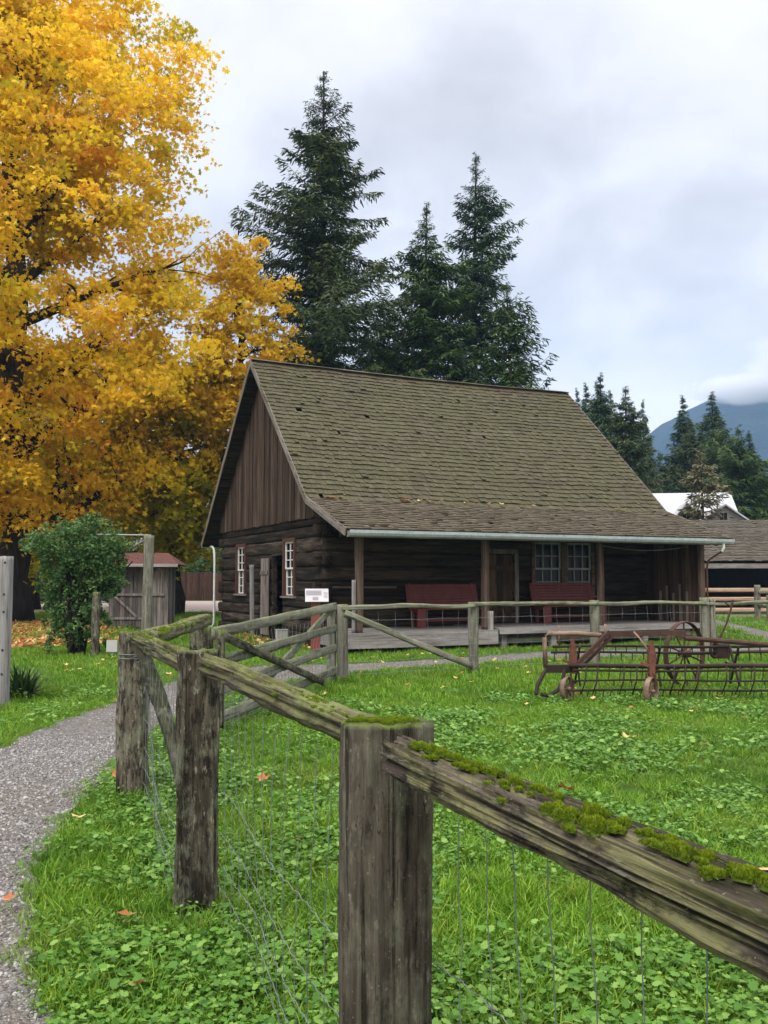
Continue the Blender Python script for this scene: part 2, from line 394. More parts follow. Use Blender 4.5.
SEED = [1]
def beam(name, p0, p1, w, h, mat, parent, world=True, roll=0, smooth=True, **kw):
    """one wooden piece, its own mesh, length along local X; w = across, h = up"""
    SEED[0] += 1
    m = frame_x(p0, p1, roll)
    if world and parent is not None: m = inv(parent) @ m
    L = (Vector(p1) - Vector(p0)).length
    b = MB(); kw.setdefault('seed', SEED[0]); kw.setdefault('tint', random.uniform(.3, .7))
    kw.setdefault('seg', max(6, int(L / .08)))
    b.log(L, w, h, **kw)
    o = b.build(name, mat, parent, smooth, m)
    return o

def np_obj(name, V, Fs, tint, mat, parent=None, smooth=False, mw=None):
    """V Nx3, Fs list of int arrays (m x k)"""
    me = bpy.data.meshes.new(name)
    me.vertices.add(len(V)); me.vertices.foreach_set('co', np.asarray(V, np.float32).ravel())
    loops = np.concatenate([f.ravel() for f in Fs]).astype(np.int32)
    tot = np.concatenate([np.full(len(f), f.shape[1]) for f in Fs]).astype(np.int32)
    st = np.concatenate([[0], np.cumsum(tot)[:-1]]).astype(np.int32)
    me.loops.add(len(loops)); me.loops.foreach_set('vertex_index', loops)
    me.polygons.add(len(tot)); me.polygons.foreach_set('loop_start', st)
    me.update(calc_edges=True)
    at = me.attributes.new('tint', 'FLOAT', 'POINT'); at.data.foreach_set('value', np.asarray(tint, np.float32))
    if smooth: me.polygons.foreach_set('use_smooth', np.ones(len(tot), bool))
    if mat is not None: me.materials.append(mat)
    o = bpy.data.objects.new(name, me)
    if mw is not None: o.matrix_local = mw
    return link(o, parent)

def rotmats(rng, n, tilt=1.0):
    """random orientations; tilt<1 keeps normals closer to up"""
    yaw = rng.uniform(0, 2 * np.pi, n); p = rng.normal(0, tilt, n); r = rng.normal(0, tilt, n)
    cy, sy, cp, sp, cr, sr = np.cos(yaw), np.sin(yaw), np.cos(p), np.sin(p), np.cos(r), np.sin(r)
    m = np.empty((n, 3, 3))
    m[:, 0, 0] = cy * cp; m[:, 0, 1] = cy * sp * sr - sy * cr; m[:, 0, 2] = cy * sp * cr + sy * sr
    m[:, 1, 0] = sy * cp; m[:, 1, 1] = sy * sp * sr + cy * cr; m[:, 1, 2] = sy * sp * cr - cy * sr
    m[:, 2, 0] = -sp; m[:, 2, 1] = cp * sr; m[:, 2, 2] = cp * cr
    return m

MAPLE_T = np.array([(0, 0, 0), (.06, .50, -.05), (.22, .20, .0), (.52, .34, -.08), (.30, .0, .02), (.34, -.30, -.06), (0, -.18, 0), (-.34, -.30, -.06), (-.30, .0, .02), (-.52, .34, -.08), (-.22, .20, .0), (-.06, .50, -.05)])
MAPLE_F = np.array([(0, i, i + 1) for i in range(1, 11)] + [(0, 11, 1)])
OVAL_T = np.array([(0, -.5, 0), (.26, -.1, .05), (.2, .3, .03), (0, .55, -.05), (-.2, .3, .03), (-.26, -.1, .05)])
OVAL_F = np.array([(0, 1, 2, 3), (0, 3, 4, 5)])

def leaves_mesh(name, P, size, tint, T, FT, mat, parent=None, tilt=.7, rng=RNG, mw=None, Rm=None):
    n = len(P); k = len(T)
    if Rm is None: Rm = rotmats(rng, n, tilt)
    V = np.einsum('nij,kj->nki', Rm, T) * np.asarray(size)[:, None, None] + P[:, None, :]
    Fc = (FT[None] + (np.arange(n) * k)[:, None, None]).reshape(-1, FT.shape[1])
    return np_obj(name, V.reshape(-1, 3), [Fc], np.repeat(tint, k), mat, parent, mw=mw)

# ------------------------------------------------------------------ trees
def limb_tree(rng, h, r0, spread, nl, start=.25):
    """trunk + limbs + sub-limbs; returns MB and list of limb points"""
    b = MB(); tips = []
    p = Vector((0, 0, 0)); pts = [p.copy()]; rs = [r0 * 1.35]
    n = 14
    for i in range(1, n + 1):
        p = p + Vector((rng.normal(0, .16), rng.normal(0, .16), h / n)); pts.append(p.copy()); rs.append(r0 * (1 - .92 * i / n) ** .8 + .03)
    b.tube(pts, rs, 12)
    for k in range(nl):
        f = start + (1 - start) * (k + rng.uniform(0, .8)) / nl; f = min(f, .97)
        ii = f * n; i0 = int(ii); q = pts[i0].lerp(pts[min(i0 + 1, n)], ii - i0)
        az = k * 2.4 + rng.uniform(-.5, .5); env = math.sin(math.pi * min(1, .18 + .82 * f)) ** .6
        L = spread * env * rng.uniform(.75, 1.05) + .6
        el = rng.uniform(.35, .8); d = Vector((math.cos(az) * math.cos(el), math.sin(az) * math.cos(el), math.sin(el)))
        lp = [q.copy()]; lr = [rs[i0] * .5 + .02]; m = 8
        for j in range(1, m + 1):
            d = (d + Vector((rng.normal(0, .16), rng.normal(0, .16), rng.normal(-.02, .12)))).normalized()
            q = q + d * L / m; lp.append(q.copy()); lr.append(lr[0] * (1 - .88 * j / m))
            tips.append((q.copy(), j / m))
            if j >= 2:
                for _ in range(2):
                    e = (d + Vector((rng.normal(0, .8), rng.normal(0, .8), rng.normal(.05, .45)))).normalized()
                    s = L * rng.uniform(.15, .34); sp = [q.copy()]; z = q.copy()
                    for w in range(3):
                        e = (e + Vector((rng.normal(0, .2), rng.normal(0, .2), rng.normal(0, .15)))).normalized()
                        z = z + e * s / 3; sp.append(z.copy()); tips.append((z.copy(), 1))
                    b.tube(sp, [lr[-1] * .6, lr[-1] * .45, lr[-1] * .3, .012], 5)
        b.tube(lp, lr, 8)
    return b, tips

def maple(name, loc, h, r0, rx, z0, n_clump, per, lsize, mat, label, seed, shape=None, group=None, mixt=(.5, .2), nl=34):
    rng = np.random.default_rng(seed)
    t = root(name, loc, 0, label, 'tree', group)
    b, tips = limb_tree(rng, h * .93, r0, rx * .82, nl, start=max(.1, z0 / h * .9))
    b.build('trunk', M['bark'], t, True)
    C = []
    T = np.array([tuple(q) for q, f in tips])
    while len(C) < n_clump:
        if rng.random() < .55 and len(T):
            c = T[rng.integers(len(T))] + rng.normal(0, .35, 3)
        else:
            a = rng.uniform(0, 2 * np.pi); zz = rng.uniform(-1, 1); rr = math.sqrt(max(0, 1 - zz * zz))
            rad = rng.uniform(.55, 1.0) ** .5
            lob = 1 + .16 * math.sin(3 * a + zz * 4 + seed) + .12 * math.sin(5 * a - zz * 7)
            c = np.array([rx * rr * math.cos(a) * rad * lob, rx * rr * math.sin(a) * rad * lob, (h + z0) / 2 + (h - z0) / 2 * zz * rad])
        if c[2] < z0: continue
        q = ((c[0] ** 2 + c[1] ** 2) ** .5 / rx, (c[2] - (h + z0) / 2) / ((h - z0) / 2))
        if abs(q[1]) > 1.03 or q[0] > 1.15 * (1 - max(0, abs(q[1])) ** 3) ** .5 + .03: continue
        if shape and not shape(c): continue
        C.append(c)
    C = np.array(C); P = []; tn = []; sz = []
    for c in C:
        m = int(per * rng.uniform(.5, 1.4)); s = rng.uniform(.30, .62) * (rx / 8) ** .35
        q = rng.normal(0, 1, (m, 3)) * np.array([s, s, s * .42])
        q[:, 2] -= .25 * (q[:, 0] ** 2 + q[:, 1] ** 2) / s
        P.append(c + q); base = rng.normal(mixt[0], mixt[1])
        tn.append(np.clip(base + rng.normal(0, .16, m), 0, 1)); sz.append(rng.uniform(.65, 1.25, m) * lsize)
    P = np.concatenate(P); tn = np.concatenate(tn); sz = np.concatenate(sz)
    leaves_mesh('crown', P, sz, tn, MAPLE_T, MAPLE_F, mat, t, .75, rng)
    return t

SPRAY_T = np.array([(0, 0, 0), (.3, .115, .0), (.7, .085, -.06), (1, 0, -.12), (.7, -.085, -.06), (.3, -.115, .0)])
SPRAY_F = np.array([(0, 1, 2, 3), (0, 3, 4, 5)])
def conifer_meshes(h, rb, seed, mat, base=.12, droop=.25, nwh=70, tw=.16, spray=.42, top=.04, pw=.8, sparse=0, bark='firbark', irr=.25, upturn=.0):
    rng = np.random.default_rng(seed)
    b = MB(); lean = rng.normal(0, .0015, 2)
    tp = [Vector((lean[0] * h * f * f * 4, lean[1] * h * f * f * 4, h * f)) for f in np.linspace(0, 1, 12)]
    r0 = h * .013 + .05
    b.tube(tp, [r0 * (1 - .95 * f) + .01 for f in np.linspace(0, 1, 12)], 8)
    P = []; D = []; S = []; Tn = []
    # asymmetric outline
    ph = rng.uniform(0, 6.28, 4)
    for k in range(nwh):
        f = base + (1 - base) * (k / nwh) ** .92
        nb = rng.integers(3, 6)
        for _ in range(nb):
            if rng.random() < sparse: continue
            az = rng.uniform(0, 2 * np.pi)
            prof = (1 - f) ** pw * (1 - math.exp(-((f - base * .3) / .12)))
            L = rb * prof * rng.uniform(1 - irr * 2, 1 + irr) * (1 + .22 * math.sin(az + ph[0] + f * 9) + .15 * math.sin(2 * az + ph[1] - f * 15)) + top * h * .5 * (1.05 - f)
            L *= 1 - math.exp(-(1.02 - f) / .09); sm_ = min(1, max(.38, (1 - f) * 7))
            if L < .08: L = .08
            zz = h * f + rng.normal(0, .16); el = .45 * f - droop * (1 - f) + rng.normal(0, .19)
            ii = f * 11; i0 = min(int(ii), 10); q0 = tp[i0].lerp(tp[i0 + 1], ii - i0)
            n = max(3, int(L / tw)); s = (np.arange(n) + .6) / n
            dx, dy = math.cos(az), math.sin(az)
            hor = L * s; zc = L * (np.sin(el) * s - droop * .55 * s * s + (.18 + upturn) * s ** 3)
            bp = np.stack([q0.x + dx * hor, q0.y + dy * hor, zz + zc], 1)
            br = rng.normal(.45, .18)
            if L > .5:
                b.tube([q0 + Vector((0, 0, zz - q0.z))] + [Vector(bp[j]) for j in (n // 3, 2 * n // 3, n - 1)], [r0 * .14 * (1 - f) + .02, .02, .014, .006], 4, cap=False)
            for sd in (-1, 1, 0):
                m = n
                tl = (np.clip((1 - s) * L * .42 + spray * .6, 0, 1.1) if sd else np.full(n, spray)) * sm_
                ang = az + sd * rng.uniform(.7, 1.15, m)
                nj = 4 if sd else 2
                for j in range(nj):
                    fr = (j + .2) / nj
                    pos = bp + np.stack([np.cos(ang) * tl * fr, np.sin(ang) * tl * fr, -.25 * tl * fr * fr * (1 + droop)], 1)
                    pos += rng.normal(0, .04, pos.shape)
                    P.append(pos); a2 = ang + rng.normal(0, .35, m)
                    D.append(np.stack([a2, rng.normal(-.2 - droop * .6, .3, m), rng.uniform(-.9, .9, m)], 1))
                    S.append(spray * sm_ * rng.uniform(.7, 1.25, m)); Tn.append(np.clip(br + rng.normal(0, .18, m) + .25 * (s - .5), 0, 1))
    P = np.concatenate(P); D = np.concatenate(D); S = np.concatenate(S); Tn = np.concatenate(Tn)
    ca, sa, ce, se = np.cos(D[:, 0]), np.sin(D[:, 0]), np.cos(D[:, 1]), np.sin(D[:, 1])
    X = np.stack([ca * ce, sa * ce, se], 1); Y0 = np.stack([-sa, ca, 0 * sa], 1); Z0 = np.cross(X, Y0)
    cr, sr = np.cos(D[:, 2])[:, None], np.sin(D[:, 2])[:, None]
    Y = Y0 * cr + Z0 * sr; Z = np.cross(X, Y)
    Rm = np.stack([X, Y, Z], 2)
    T = SPRAY_T; k = len(T); n = len(P)
    V = np.einsum('nij,kj->nki', Rm, T) * S[:, None, None] + P[:, None, :]
    Fc = (SPRAY_F[None] + (np.arange(n) * k)[:, None, None]).reshape(-1, 4)
    return b, V.reshape(-1, 3), Fc, np.repeat(Tn, k), mat, bark

def conifer(name, loc, label, group, args):
    t = root(name, loc, random.uniform(0, 6), label, 'tree', group)
    b, V, Fc, Tn, mat, bark = conifer_meshes(**args)
    b.build('trunk', M[bark], t, True)
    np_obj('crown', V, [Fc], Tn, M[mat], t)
    return t

def copy_thing(src, loc, rz, sc, label, name=None):
    r = src.copy(); COL.objects.link(r); r.location = loc; r.rotation_euler = (0, 0, rz); r.scale = sc
    r['label'] = label
    for ch in src.children:
        c = ch.copy(); COL.objects.link(c); c.parent = r
        for g in ch.children:
            e = g.copy(); COL.objects.link(e); e.parent = c
    return r

# ------------------------------------------------------------------ scattering (stuff)
def proto_collection(name, obs):
    c = bpy.data.collections.new(name)
    for o in obs:
        for cc in list(o.users_collection): cc.objects.unlink(o)
        c.objects.link(o)
    return c

def scatter(name, P, rot, scl, coll, label, kind='stuff', nproto=1, cat=None):
    me = bpy.data.meshes.new(name); n = len(P)
    me.vertices.add(n); me.vertices.foreach_set('co', np.asarray(P, np.float32).ravel())
    a = me.attributes.new('rot', 'FLOAT_VECTOR', 'POINT'); a.data.foreach_set('vector', np.asarray(rot, np.float32).ravel())
    a = me.attributes.new('scl', 'FLOAT_VECTOR', 'POINT'); a.data.foreach_set('vector', np.asarray(scl, np.float32).ravel())
    a = me.attributes.new('pick', 'INT', 'POINT'); a.data.foreach_set('value', RNG.integers(0, nproto, n).astype(np.int32))
    o = bpy.data.objects.new(name, me); COL.objects.link(o)
    ng = bpy.data.node_groups.new(name + '_nodes', 'GeometryNodeTree')
    ng.interface.new_socket('Geometry', in_out='INPUT', socket_type='NodeSocketGeometry')
    ng.interface.new_socket('Geometry', in_out='OUTPUT', socket_type='NodeSocketGeometry')
    N = ng.nodes; gi = N.new('NodeGroupInput'); go = N.new('NodeGroupOutput')
    ip = N.new('GeometryNodeInstanceOnPoints'); ci = N.new('GeometryNodeCollectionInfo')
    ci.inputs['Collection'].default_value = coll; ci.inputs['Separate Children'].default_value = True; ci.inputs['Reset Children'].default_value = True
    def na(nm, ty):
        x = N.new('GeometryNodeInputNamedAttribute'); x.data_type = ty; x.inputs['Name'].default_value = nm; return x.outputs['Attribute']
    Lk = ng.links.new
    Lk(gi.outputs[0], ip.inputs['Points']); Lk(ci.outputs[0], ip.inputs['Instance'])
    ip.inputs['Pick Instance'].default_value = True
    Lk(na('pick', 'INT'), ip.inputs['Instance Index'])
    e = N.new('FunctionNodeEulerToRotation'); Lk(na('rot', 'FLOAT_VECTOR'), e.inputs[0]); Lk(e.outputs[0], ip.inputs['Rotation'])
    Lk(na('scl', 'FLOAT_VECTOR'), ip.inputs['Scale']); Lk(ip.outputs[0], go.inputs[0])
    md = o.modifiers.new('scatter', 'NODES'); md.node_group = ng
    tag(o, label, cat, kind=kind)
    return o

# ================================================================== GROUND
def sheet(name, poly, z, mat, kind='structure', label=None):
    me = bpy.data.meshes.new(name); me.from_pydata([(x, y, z) for x, y in poly], [], [tuple(range(len(poly)))])
    me.materials.append(mat); o = link(bpy.data.objects.new(name, me)); tag(o, label, kind=kind); return o
GN_ = 1650
gnd = sheet('ground', [(-GN_, -60), (GN_ + 400, -60), (GN_ + 400, 2050), (-GN_, 2050)], 0, M['lawn'], label='green lawn and meadow around the log house')

def densify(pts, step=.18, jit=.05, seed=0):
    out = []
    for i in range(len(pts) - 1):
        a, b = np.array(pts[i]), np.array(pts[i + 1]); n = max(1, int(np.linalg.norm(b - a) / step))
        for k in range(n): out.append(a + (b - a) * k / n)
    out.append(np.array(pts[-1]))
    def cr(P):  # smooth
        P = np.array(P)
        for _ in range(6): P[1:-1] = .25 * P[:-2] + .5 * P[1:-1] + .25 * P[2:]
        return P
    P = cr(out)
    for i, p in enumerate(P):
        v = Vector((p[0] * 2.2, p[1] * 2.2, seed)); w = Vector((p[0] * 9, p[1] * 9, seed + 5))
        P[i] += jit * np.array([mnoise.noise(v) + .5 * mnoise.noise(w), mnoise.noise(v + Vector((9, 9, 9))) + .5 * mnoise.noise(w + Vector((5, 5, 5)))])
    return P
R_edge = densify([(-.95, .3), (-1.05, 2.2), (-1.22, 3.45), (-1.57, 4.2), (-1.97, 5.35), (-2.18, 6.6), (-2.28, 7.8), (-2.41, 9.46), (-2.36, 10.6), (-2.30, 12.2), (-1.97, 13.97), (-1.35, 14.9), (-.57, 15.9), (1.54, 17.4), (3.3, 18.7), (5.9, 19.7), (9, 20.2), (13, 20.6)], jit=.11, seed=1)
L_edge = densify([(-4.6, .3), (-4.1, 3), (-3.9, 6), (-3.68, 8.9), (-3.70, 10.87), (-3.5, 12.2), (-3.35, 14.7), (-3.0, 16.4), (-2.2, 17.3), (-.63, 17.6), (1.7, 19.1), (3.7, 20.8), (6, 21.4), (9, 21.8), (13, 22.2)], jit=.09, seed=2)
poly_A = np.concatenate([R_edge, L_edge[::-1]])
B1 = densify([(12.9, 46), (12.3, 40.5), (11.8, 36), (11.6, 33), (11.1, 29), (10.05, 24), (9.6, 21.9)], jit=.07, seed=3)
B2 = densify([(15, 46), (14.4, 41.5), (13.4, 37.5), (12.7, 33.5), (12.1, 29.5), (11.2, 26), (11.0, 22.0)], jit=.07, seed=4)
poly_B = np.concatenate([B1, B2[::-1]])
poly_C = np.array([(9, 39.7), (40, 39.5), (40, 43), (9, 43)])
def strip(name, A, B, z, mat, label):
    n = 140
    def rs(P):
        d = np.concatenate([[0], np.cumsum(np.linalg.norm(np.diff(P, axis=0), axis=1))]); t = np.linspace(0, d[-1], max(n, len(P)))
        return t
    # ribbon between two edges, sampled at matching arc fractions
    def samp(P, m):
        d = np.concatenate([[0], np.cumsum(np.linalg.norm(np.diff(P, axis=0), axis=1))]); t = np.linspace(0, d[-1], m)
        return np.stack([np.interp(t, d, P[:, 0]), np.interp(t, d, P[:, 1])], 1)
    m = 220; a, b = samp(A, m), samp(B, m); V = []; Fc = []
    for i in range(m): V += [(*a[i], z), (*b[i], z)]
    for i in range(m - 1): Fc.append((2 * i, 2 * i + 2, 2 * i + 3, 2 * i + 1))
    me = bpy.data.meshes.new(name); me.from_pydata(V, [], Fc); me.materials.append(mat)
    o = link(bpy.data.objects.new(name, me)); tag(o, label, kind='structure'); return o
strip('path', R_edge, L_edge, .006, M['gravel'], 'grey gravel footpath curving past the gate')
strip('path', B1, B2, .010, M['gravel'], 'narrow gravel path leading to the open shed')
sheet('yard', [tuple(p) for p in poly_C], .014, M['gravel'], label='gravel strip in front of the open shed')
sheet('road', [(-60, 45), (-6.6, 45), (-6.6, 70), (-60, 70)], .006, M['road'], label='dusty road beyond the log house')

def inpoly(x, y, poly):
    inside = np.zeros(len(x), bool); n = len(poly); j = n - 1
    for i in range(n):
        xi, yi = poly[i]; xj, yj = poly[j]
        c = ((yi > y) != (yj > y)) & (x < (xj - xi) * (y - yi) / (yj - yi + 1e-12) + xi)
        inside ^= c; j = i
    return inside

# ================================================================== HOUSE
HA = .44; HX, HY = -.821, 19.331
ca, sa = math.cos(HA), math.sin(HA)
def HW(u, w): return (HX + u * ca - w * sa, HY + u * sa + w * ca)
L_ = 10.95; ZR, YR = 7.81, 6.99; ZB, YB = 3.55, 2.455; ZG = 2.68; YK = 12.29; ZK = 2.83
hs = root('log_house', (HX, HY, 0), HA, 'old dark log house with mossy shake roof, porch and two red benches', 'house')
EDG = [0, .30, .60, .90, 1.20, 1.56, 1.92, 2.28, 2.64, 2.92, 3.19]
def logwall(name, axis, a0, a1, fixed, thick, holes, mat, ext, z1=None, edges=EDG):
    b = MB()
    for i in range(len(edges) - 1):
        z0, z1_ = edges[i], edges[i + 1]; zc = (z0 + z1_) / 2; h = z1_ - z0
        e = ext if i % 2 == 0 else -.02
        ints = [(a0 - e, a1 + e)]
        for (h0, h1, hz0, hz1) in holes:
            if hz0 < zc < hz1:
                nw = []
                for (s, t) in ints:
                    if h1 <= s or h0 >= t: nw.append((s, t))
                    else:
                        if h0 > s: nw.append((s, h0))
                        if h1 < t: nw.append((h1, t))
                ints = nw
        tt = random.random()
        for (s, t) in ints:
            if axis == 'X': m = Matrix.Translation((s, fixed, zc))
            else: m = Matrix.Translation((fixed, s, zc)) @ Matrix.Rotation(math.pi / 2, 4, 'Z')
            b.log(t - s, thick, h * .985, seg=max(4, int((t - s) / .14)), ring=16, power=9, rough=.012, seed=random.randint(1, 999), tint=tt, mat=m, warp=.012, endj=.03, hf=.0)
    return b.build(name, mat, hs, True)
W1 = (8.75, 9.65, 1.2, 2.64); W2 = (4.38, 5.22, 1.2, 2.64); D1 = (5.36, 6.28, 0, 2.28)
gw = logwall('gable_wall', 'Y', 2.5, 11.4, .55, .20, [W1, W2, D1], M['logY'], .16); gw['label'] = 'gable end wall of squared dark logs'
FD = (5.0, 5.86, 0, 2.28); FW1 = (6.45, 7.40, 1.2, 2.64); FW2 = (7.50, 8.40, 1.2, 2.64)
fw = logwall('front_wall', 'X', .45, 10.55, 2.6, .20, [FD, FW1, FW2], M['logX'], .16, edges=EDG + [3.36])
logwall('back_wall', 'X', .45, 10.55, 11.3, .20, [], M['logX'], .1)
logwall('end_wall', 'Y', 2.7, 11.2, 10.45, .20, [], M['logY'], .0)
b = MB()
b.box(.66, 10.34, 2.72, 11.18, .12, .2); b.box(.66, 10.34, 2.72, 11.18, 3.2, 3.28)
for x0, x1, y0, y1 in ((.66, .68, 2.72, 11.18),):
    pass
b.build('inner_floor', M['darkin'], hs)
# gable boards, both ends
def gable_boards(name, xo, thick):
    b = MB(); w = 2.44
    while w < 11.5:
        bw = random.uniform(.17, .25); w1 = min(w + bw, 11.52)
        def top(q):
            z = ZR - .9395 * abs(q - YR) - .14
            return z
        zb_ = 3.12 + random.uniform(-.02, .02); t0, t1 = top(w + .006), top(w1 - .006)
        if max(t0, t1) > zb_ + .03:
            t0, t1 = max(t0, zb_ + .01), max(t1, zb_ + .01)
            x0 = xo + random.choice((-.014, .006)) + random.uniform(-.004, .004); x1 = x0 + thick
            vs = [(x0, w + .006, zb_), (x0, w1 - .006, zb_), (x0, w1 - .006, t1), (x0, w + .006, t0), (x1, w + .006, zb_), (x1, w1 - .006, zb_), (x1, w1 - .006, t1), (x1, w + .006, t0)]
            b.add(vs, [(0, 1, 2, 3)[::-1], (4, 5, 6, 7), (0, 4, 5, 1)[::-1], (1, 5, 6, 2)[::-1], (2, 6, 7, 3)[::-1], (3, 7, 4, 0)[::-1]], random.random())
            # cover strip on the joint
        w = w1
    return b.build(name, M['batten'], hs)
g1 = gable_boards('gable_boarding', .40, .025); g1['label'] = 'brown vertical boards filling the gable'
gable_boards('gable_boarding', 10.58, .025)
b = MB(); b.box(.43, .50, 2.46, 11.5, 3.12, 3.24); b.box(10.5, 10.56, 2.46, 11.5, 3.12, 3.24)
b.each('tie_beam', M['logY'], hs)

# roof ---------------------------------------------------------------
def slope_shakes(b, O, U, S, N, Lu, Ls, ex, wid=(.08, .19), thick=.028, rough=1.0):
    O, U, S, N = Vector(O), Vector(U), Vector(S).normalized(), Vector(N).normalized()
    n = int(Ls / ex) + 1
    for i in range(n):
        s0 = i * ex; u = -random.uniform(0, .03); crs = random.gauss(.5, .13)
        if s0 > Ls - .03: break
        while u < Lu:
            w = random.uniform(*wid); u1 = min(u + w, Lu + .02)
            if u1 - u < .03: break
            j = random.gauss(0, .011) * rough; s1 = min(s0 + ex * 1.3, Ls); th = thick * random.uniform(.7, 1.4) * (1.8 if random.random() < .02 else 1)
            if random.random() < .003: u = u1; continue
            a = O + U * (u + .003) + S * (s0 + j); c = O + U * (u1 - .003) + S * (s0 + j + random.gauss(0, .004)); d = O + U * (u1 - .003) + S * s1; e = O + U * (u + .003) + S * s1
            lo = .012 * (1 if i else 1)
            vs = [a, c, d, e, a + N * th, c + N * th, d + N * .004, e + N * .004]
            b.add(vs, [(4, 5, 6, 7), (0, 1, 5, 4), (1, 2, 6, 5), (3, 0, 4, 7)], min(1, max(0, crs + random.gauss(0, .17))))
            u = u1
def slab(b, p, q, x0, x1, th):
    """roof sheathing between profile points p=(y,z) low and q=(y,z) high"""
    d = Vector((0, q[0] - p[0], q[1] - p[1])).normalized(); n = Vector((0, -d.z, d.y))
    if n.z < 0: n = -n
    P, Q = Vector((0, *p)), Vector((0, *q))
    vs = [Vector((x, 0, 0)) + r - n * t for x in (x0, x1) for r in (P, Q) for t in (0, th)]
    b.add(vs, [(0, 1, 3, 2), (4, 6, 7, 5), (0, 4, 5, 1), (2, 3, 7, 6), (0, 2, 6, 4), (1, 5, 7, 3)])
rf = MB()
sm = Vector((0, YR - YB, ZR - ZB)); slen = sm.length; nm = Vector((0, -sm.z, sm.y))
slope_shakes(rf, (0, YB - .11 * sm.y / slen, ZB - .11 * sm.z / slen + .035), (1, 0, 0), sm, nm, L_, slen + .11, .188, (.07, .17), .036)
roof = rf.build('roof', M['shake'], hs); roof['label'] = 'steep moss covered cedar shake roof slope'
pr = MB(); sp_ = Vector((0, YB, ZB - ZG)); plen = sp_.length
slope_shakes(pr, (0, -.03, ZG - .005), (1, 0, 0), sp_, (0, -sp_.z, sp_.y), L_, plen - .05, .17)
pro = pr.build('porch_roof', M['shake2'], hs); pro['label'] = 'low browner shake roof over the porch'
br_ = MB(); sb = Vector((0, YR - YK, ZR - ZK))
slope_shakes(br_, (L_, YK, ZK), (-1, 0, 0), sb, (0, sb.z, -sb.y), L_, sb.length, .2, (.15, .3))
br_.build('back_roof', M['shake'], hs)
sh = MB()
slab(sh, (YB - .06, ZB - .105), (YR, ZR - .125), .02, L_ - .02, .05); slab(sh, (0, ZG - .045), (YB + .02, ZB - .11), .02, L_ - .02, .05); slab(sh, (YK - .01, ZK - .10), (YR, ZR - .125), .02, L_ - .02, .05)
# rafters showing under the overhang and porch
for x in np.arange(.6, 10.9, .62):
    sh.bar((x, .06, ZG - .14), (x, YB, ZB - .14), .05, .12, random.random())
for k in range(9):
    f = (k + .5) / 9; sh.bar((.03, YR + (YB - YR) * f, ZR + (ZB - ZR) * f - .13), (.42, YR + (YB - YR) * f, ZR + (ZB - ZR) * f - .13), .07, .07)
    sh.bar((.03, YR + (YK - YR) * f, ZR + (ZK - ZR) * f - .13), (.42, YR + (YK - YR) * f, ZR + (ZK - ZR) * f - .13), .07, .07)
sh.build('roof_sheathing', M['logX'], hs)
b = MB(); 
for x in np.arange(0, L_, .9):
    b.bar((x, YR - .07, ZR + .028), (min(x + .91, L_), YR - .07, ZR + .028 + random.uniform(-.004, .004)), .17, .022, random.random())
    b.bar((x, YR + .07, ZR + .018), (min(x + .91, L_), YR + .07, ZR + .018), .17, .022, random.random())
b.build('ridge_cap', M['trim'], hs)
def rake_board(x, pts, dz=.0):
    for (p, q) in zip(pts[:-1], pts[1:]):
        beam('rake_board', (x, p[0], p[1] - .075), (x, q[0], q[1] - .075), .035, .17, M['trim'], hs, world=False, power=10, rough=.003, ring=8, seg=10, smooth=False)
for x in (.0, L_):
    rake_board(x, [(-.02, ZG + .01), (YB - .05, ZB + .01), (YR, ZR + .03)]); rake_board(x, [(YK + .02, ZK), (YR, ZR + .03)])
def sag(o):
    for v in o.data.vertices:
        x, y, z = v.co; q = min(1, max(0, y / 2.4))
        v.co.z = z - q * .055 * math.sin(math.pi * min(1, max(0, x / L_))) + (.018 * q + .006) * mnoise.noise(Vector((x * 1.1, y * .9, 2))) * min(1, x * 2.5) * min(1, max(0, (L_ - x) * 2.5))
    o.data.update()
for o in hs.children:
    if o.name.split('.')[0] in ('roof', 'porch_roof', 'back_roof', 'ridge_cap'): sag(o)
b = MB(); n = 40
prof = [(-.01, .0), (-.10, .0), (-.125, .05), (-.125, .115), (-.115, .115), (-.112, .055), (-.095, .012), (-.01, .012)]
for i in range(n + 1):
    x = .06 + (L_ - .06) * i / n; dz = .006 * mnoise.noise(Vector((x * .9, 3, 1)))
    b.v += [(x, y + .0, ZG - .135 + z + dz) for y, z in prof]; b.t += [.5] * 8
for i in range(n):
    for j in range(8): b.f.append((i * 8 + j, i * 8 + (j + 1) % 8, (i + 1) * 8 + (j + 1) % 8, (i + 1) * 8 + j))
b.f += [tuple(range(8)), tuple(range(n * 8, n * 8 + 8))[::-1]]
b.build('gutter', M['gutter'], hs)
b = MB(); b.box(.05, L_ - .02, .0, .03, ZG - .17, ZG - .03); b.build('eave_board', M['trim'], hs)
b = MB(); b.tube([(10.62, -.06, 2.56), (10.62, -.06, 2.42), (10.60, -.02, 2.34)], .034, 8); b.build('downspout_outlet', M['white'], hs)
b = MB(); b.tube([(10.60, -.02, 2.34), (10.50, .15, 2.22), (10.40, .27, 2.10), (10.38, .30, 1.9), (10.38, .30, .5)], .025, 8); b.build('downspout', M['frame_red'], hs)
b = MB(); b.tube([(.26, 12.15, 2.70), (.27, 11.95, 2.69), (.28, 11.78, 2.62), (.28, 11.70, 2.48), (.28, 11.66, 2.2), (.28, 11.64, .22), (.26, 11.7, .10), (.22, 11.9, .05)], .038, 10)
o = b.build('downspout', M['downspout'], hs, True); o['label'] = 'white curved downspout at the back corner'
b = MB(); b.box(.02, L_, YK - .02, YK + .11, ZK - .16, ZK - .06); b.build('gutter', M['gutter'], hs)

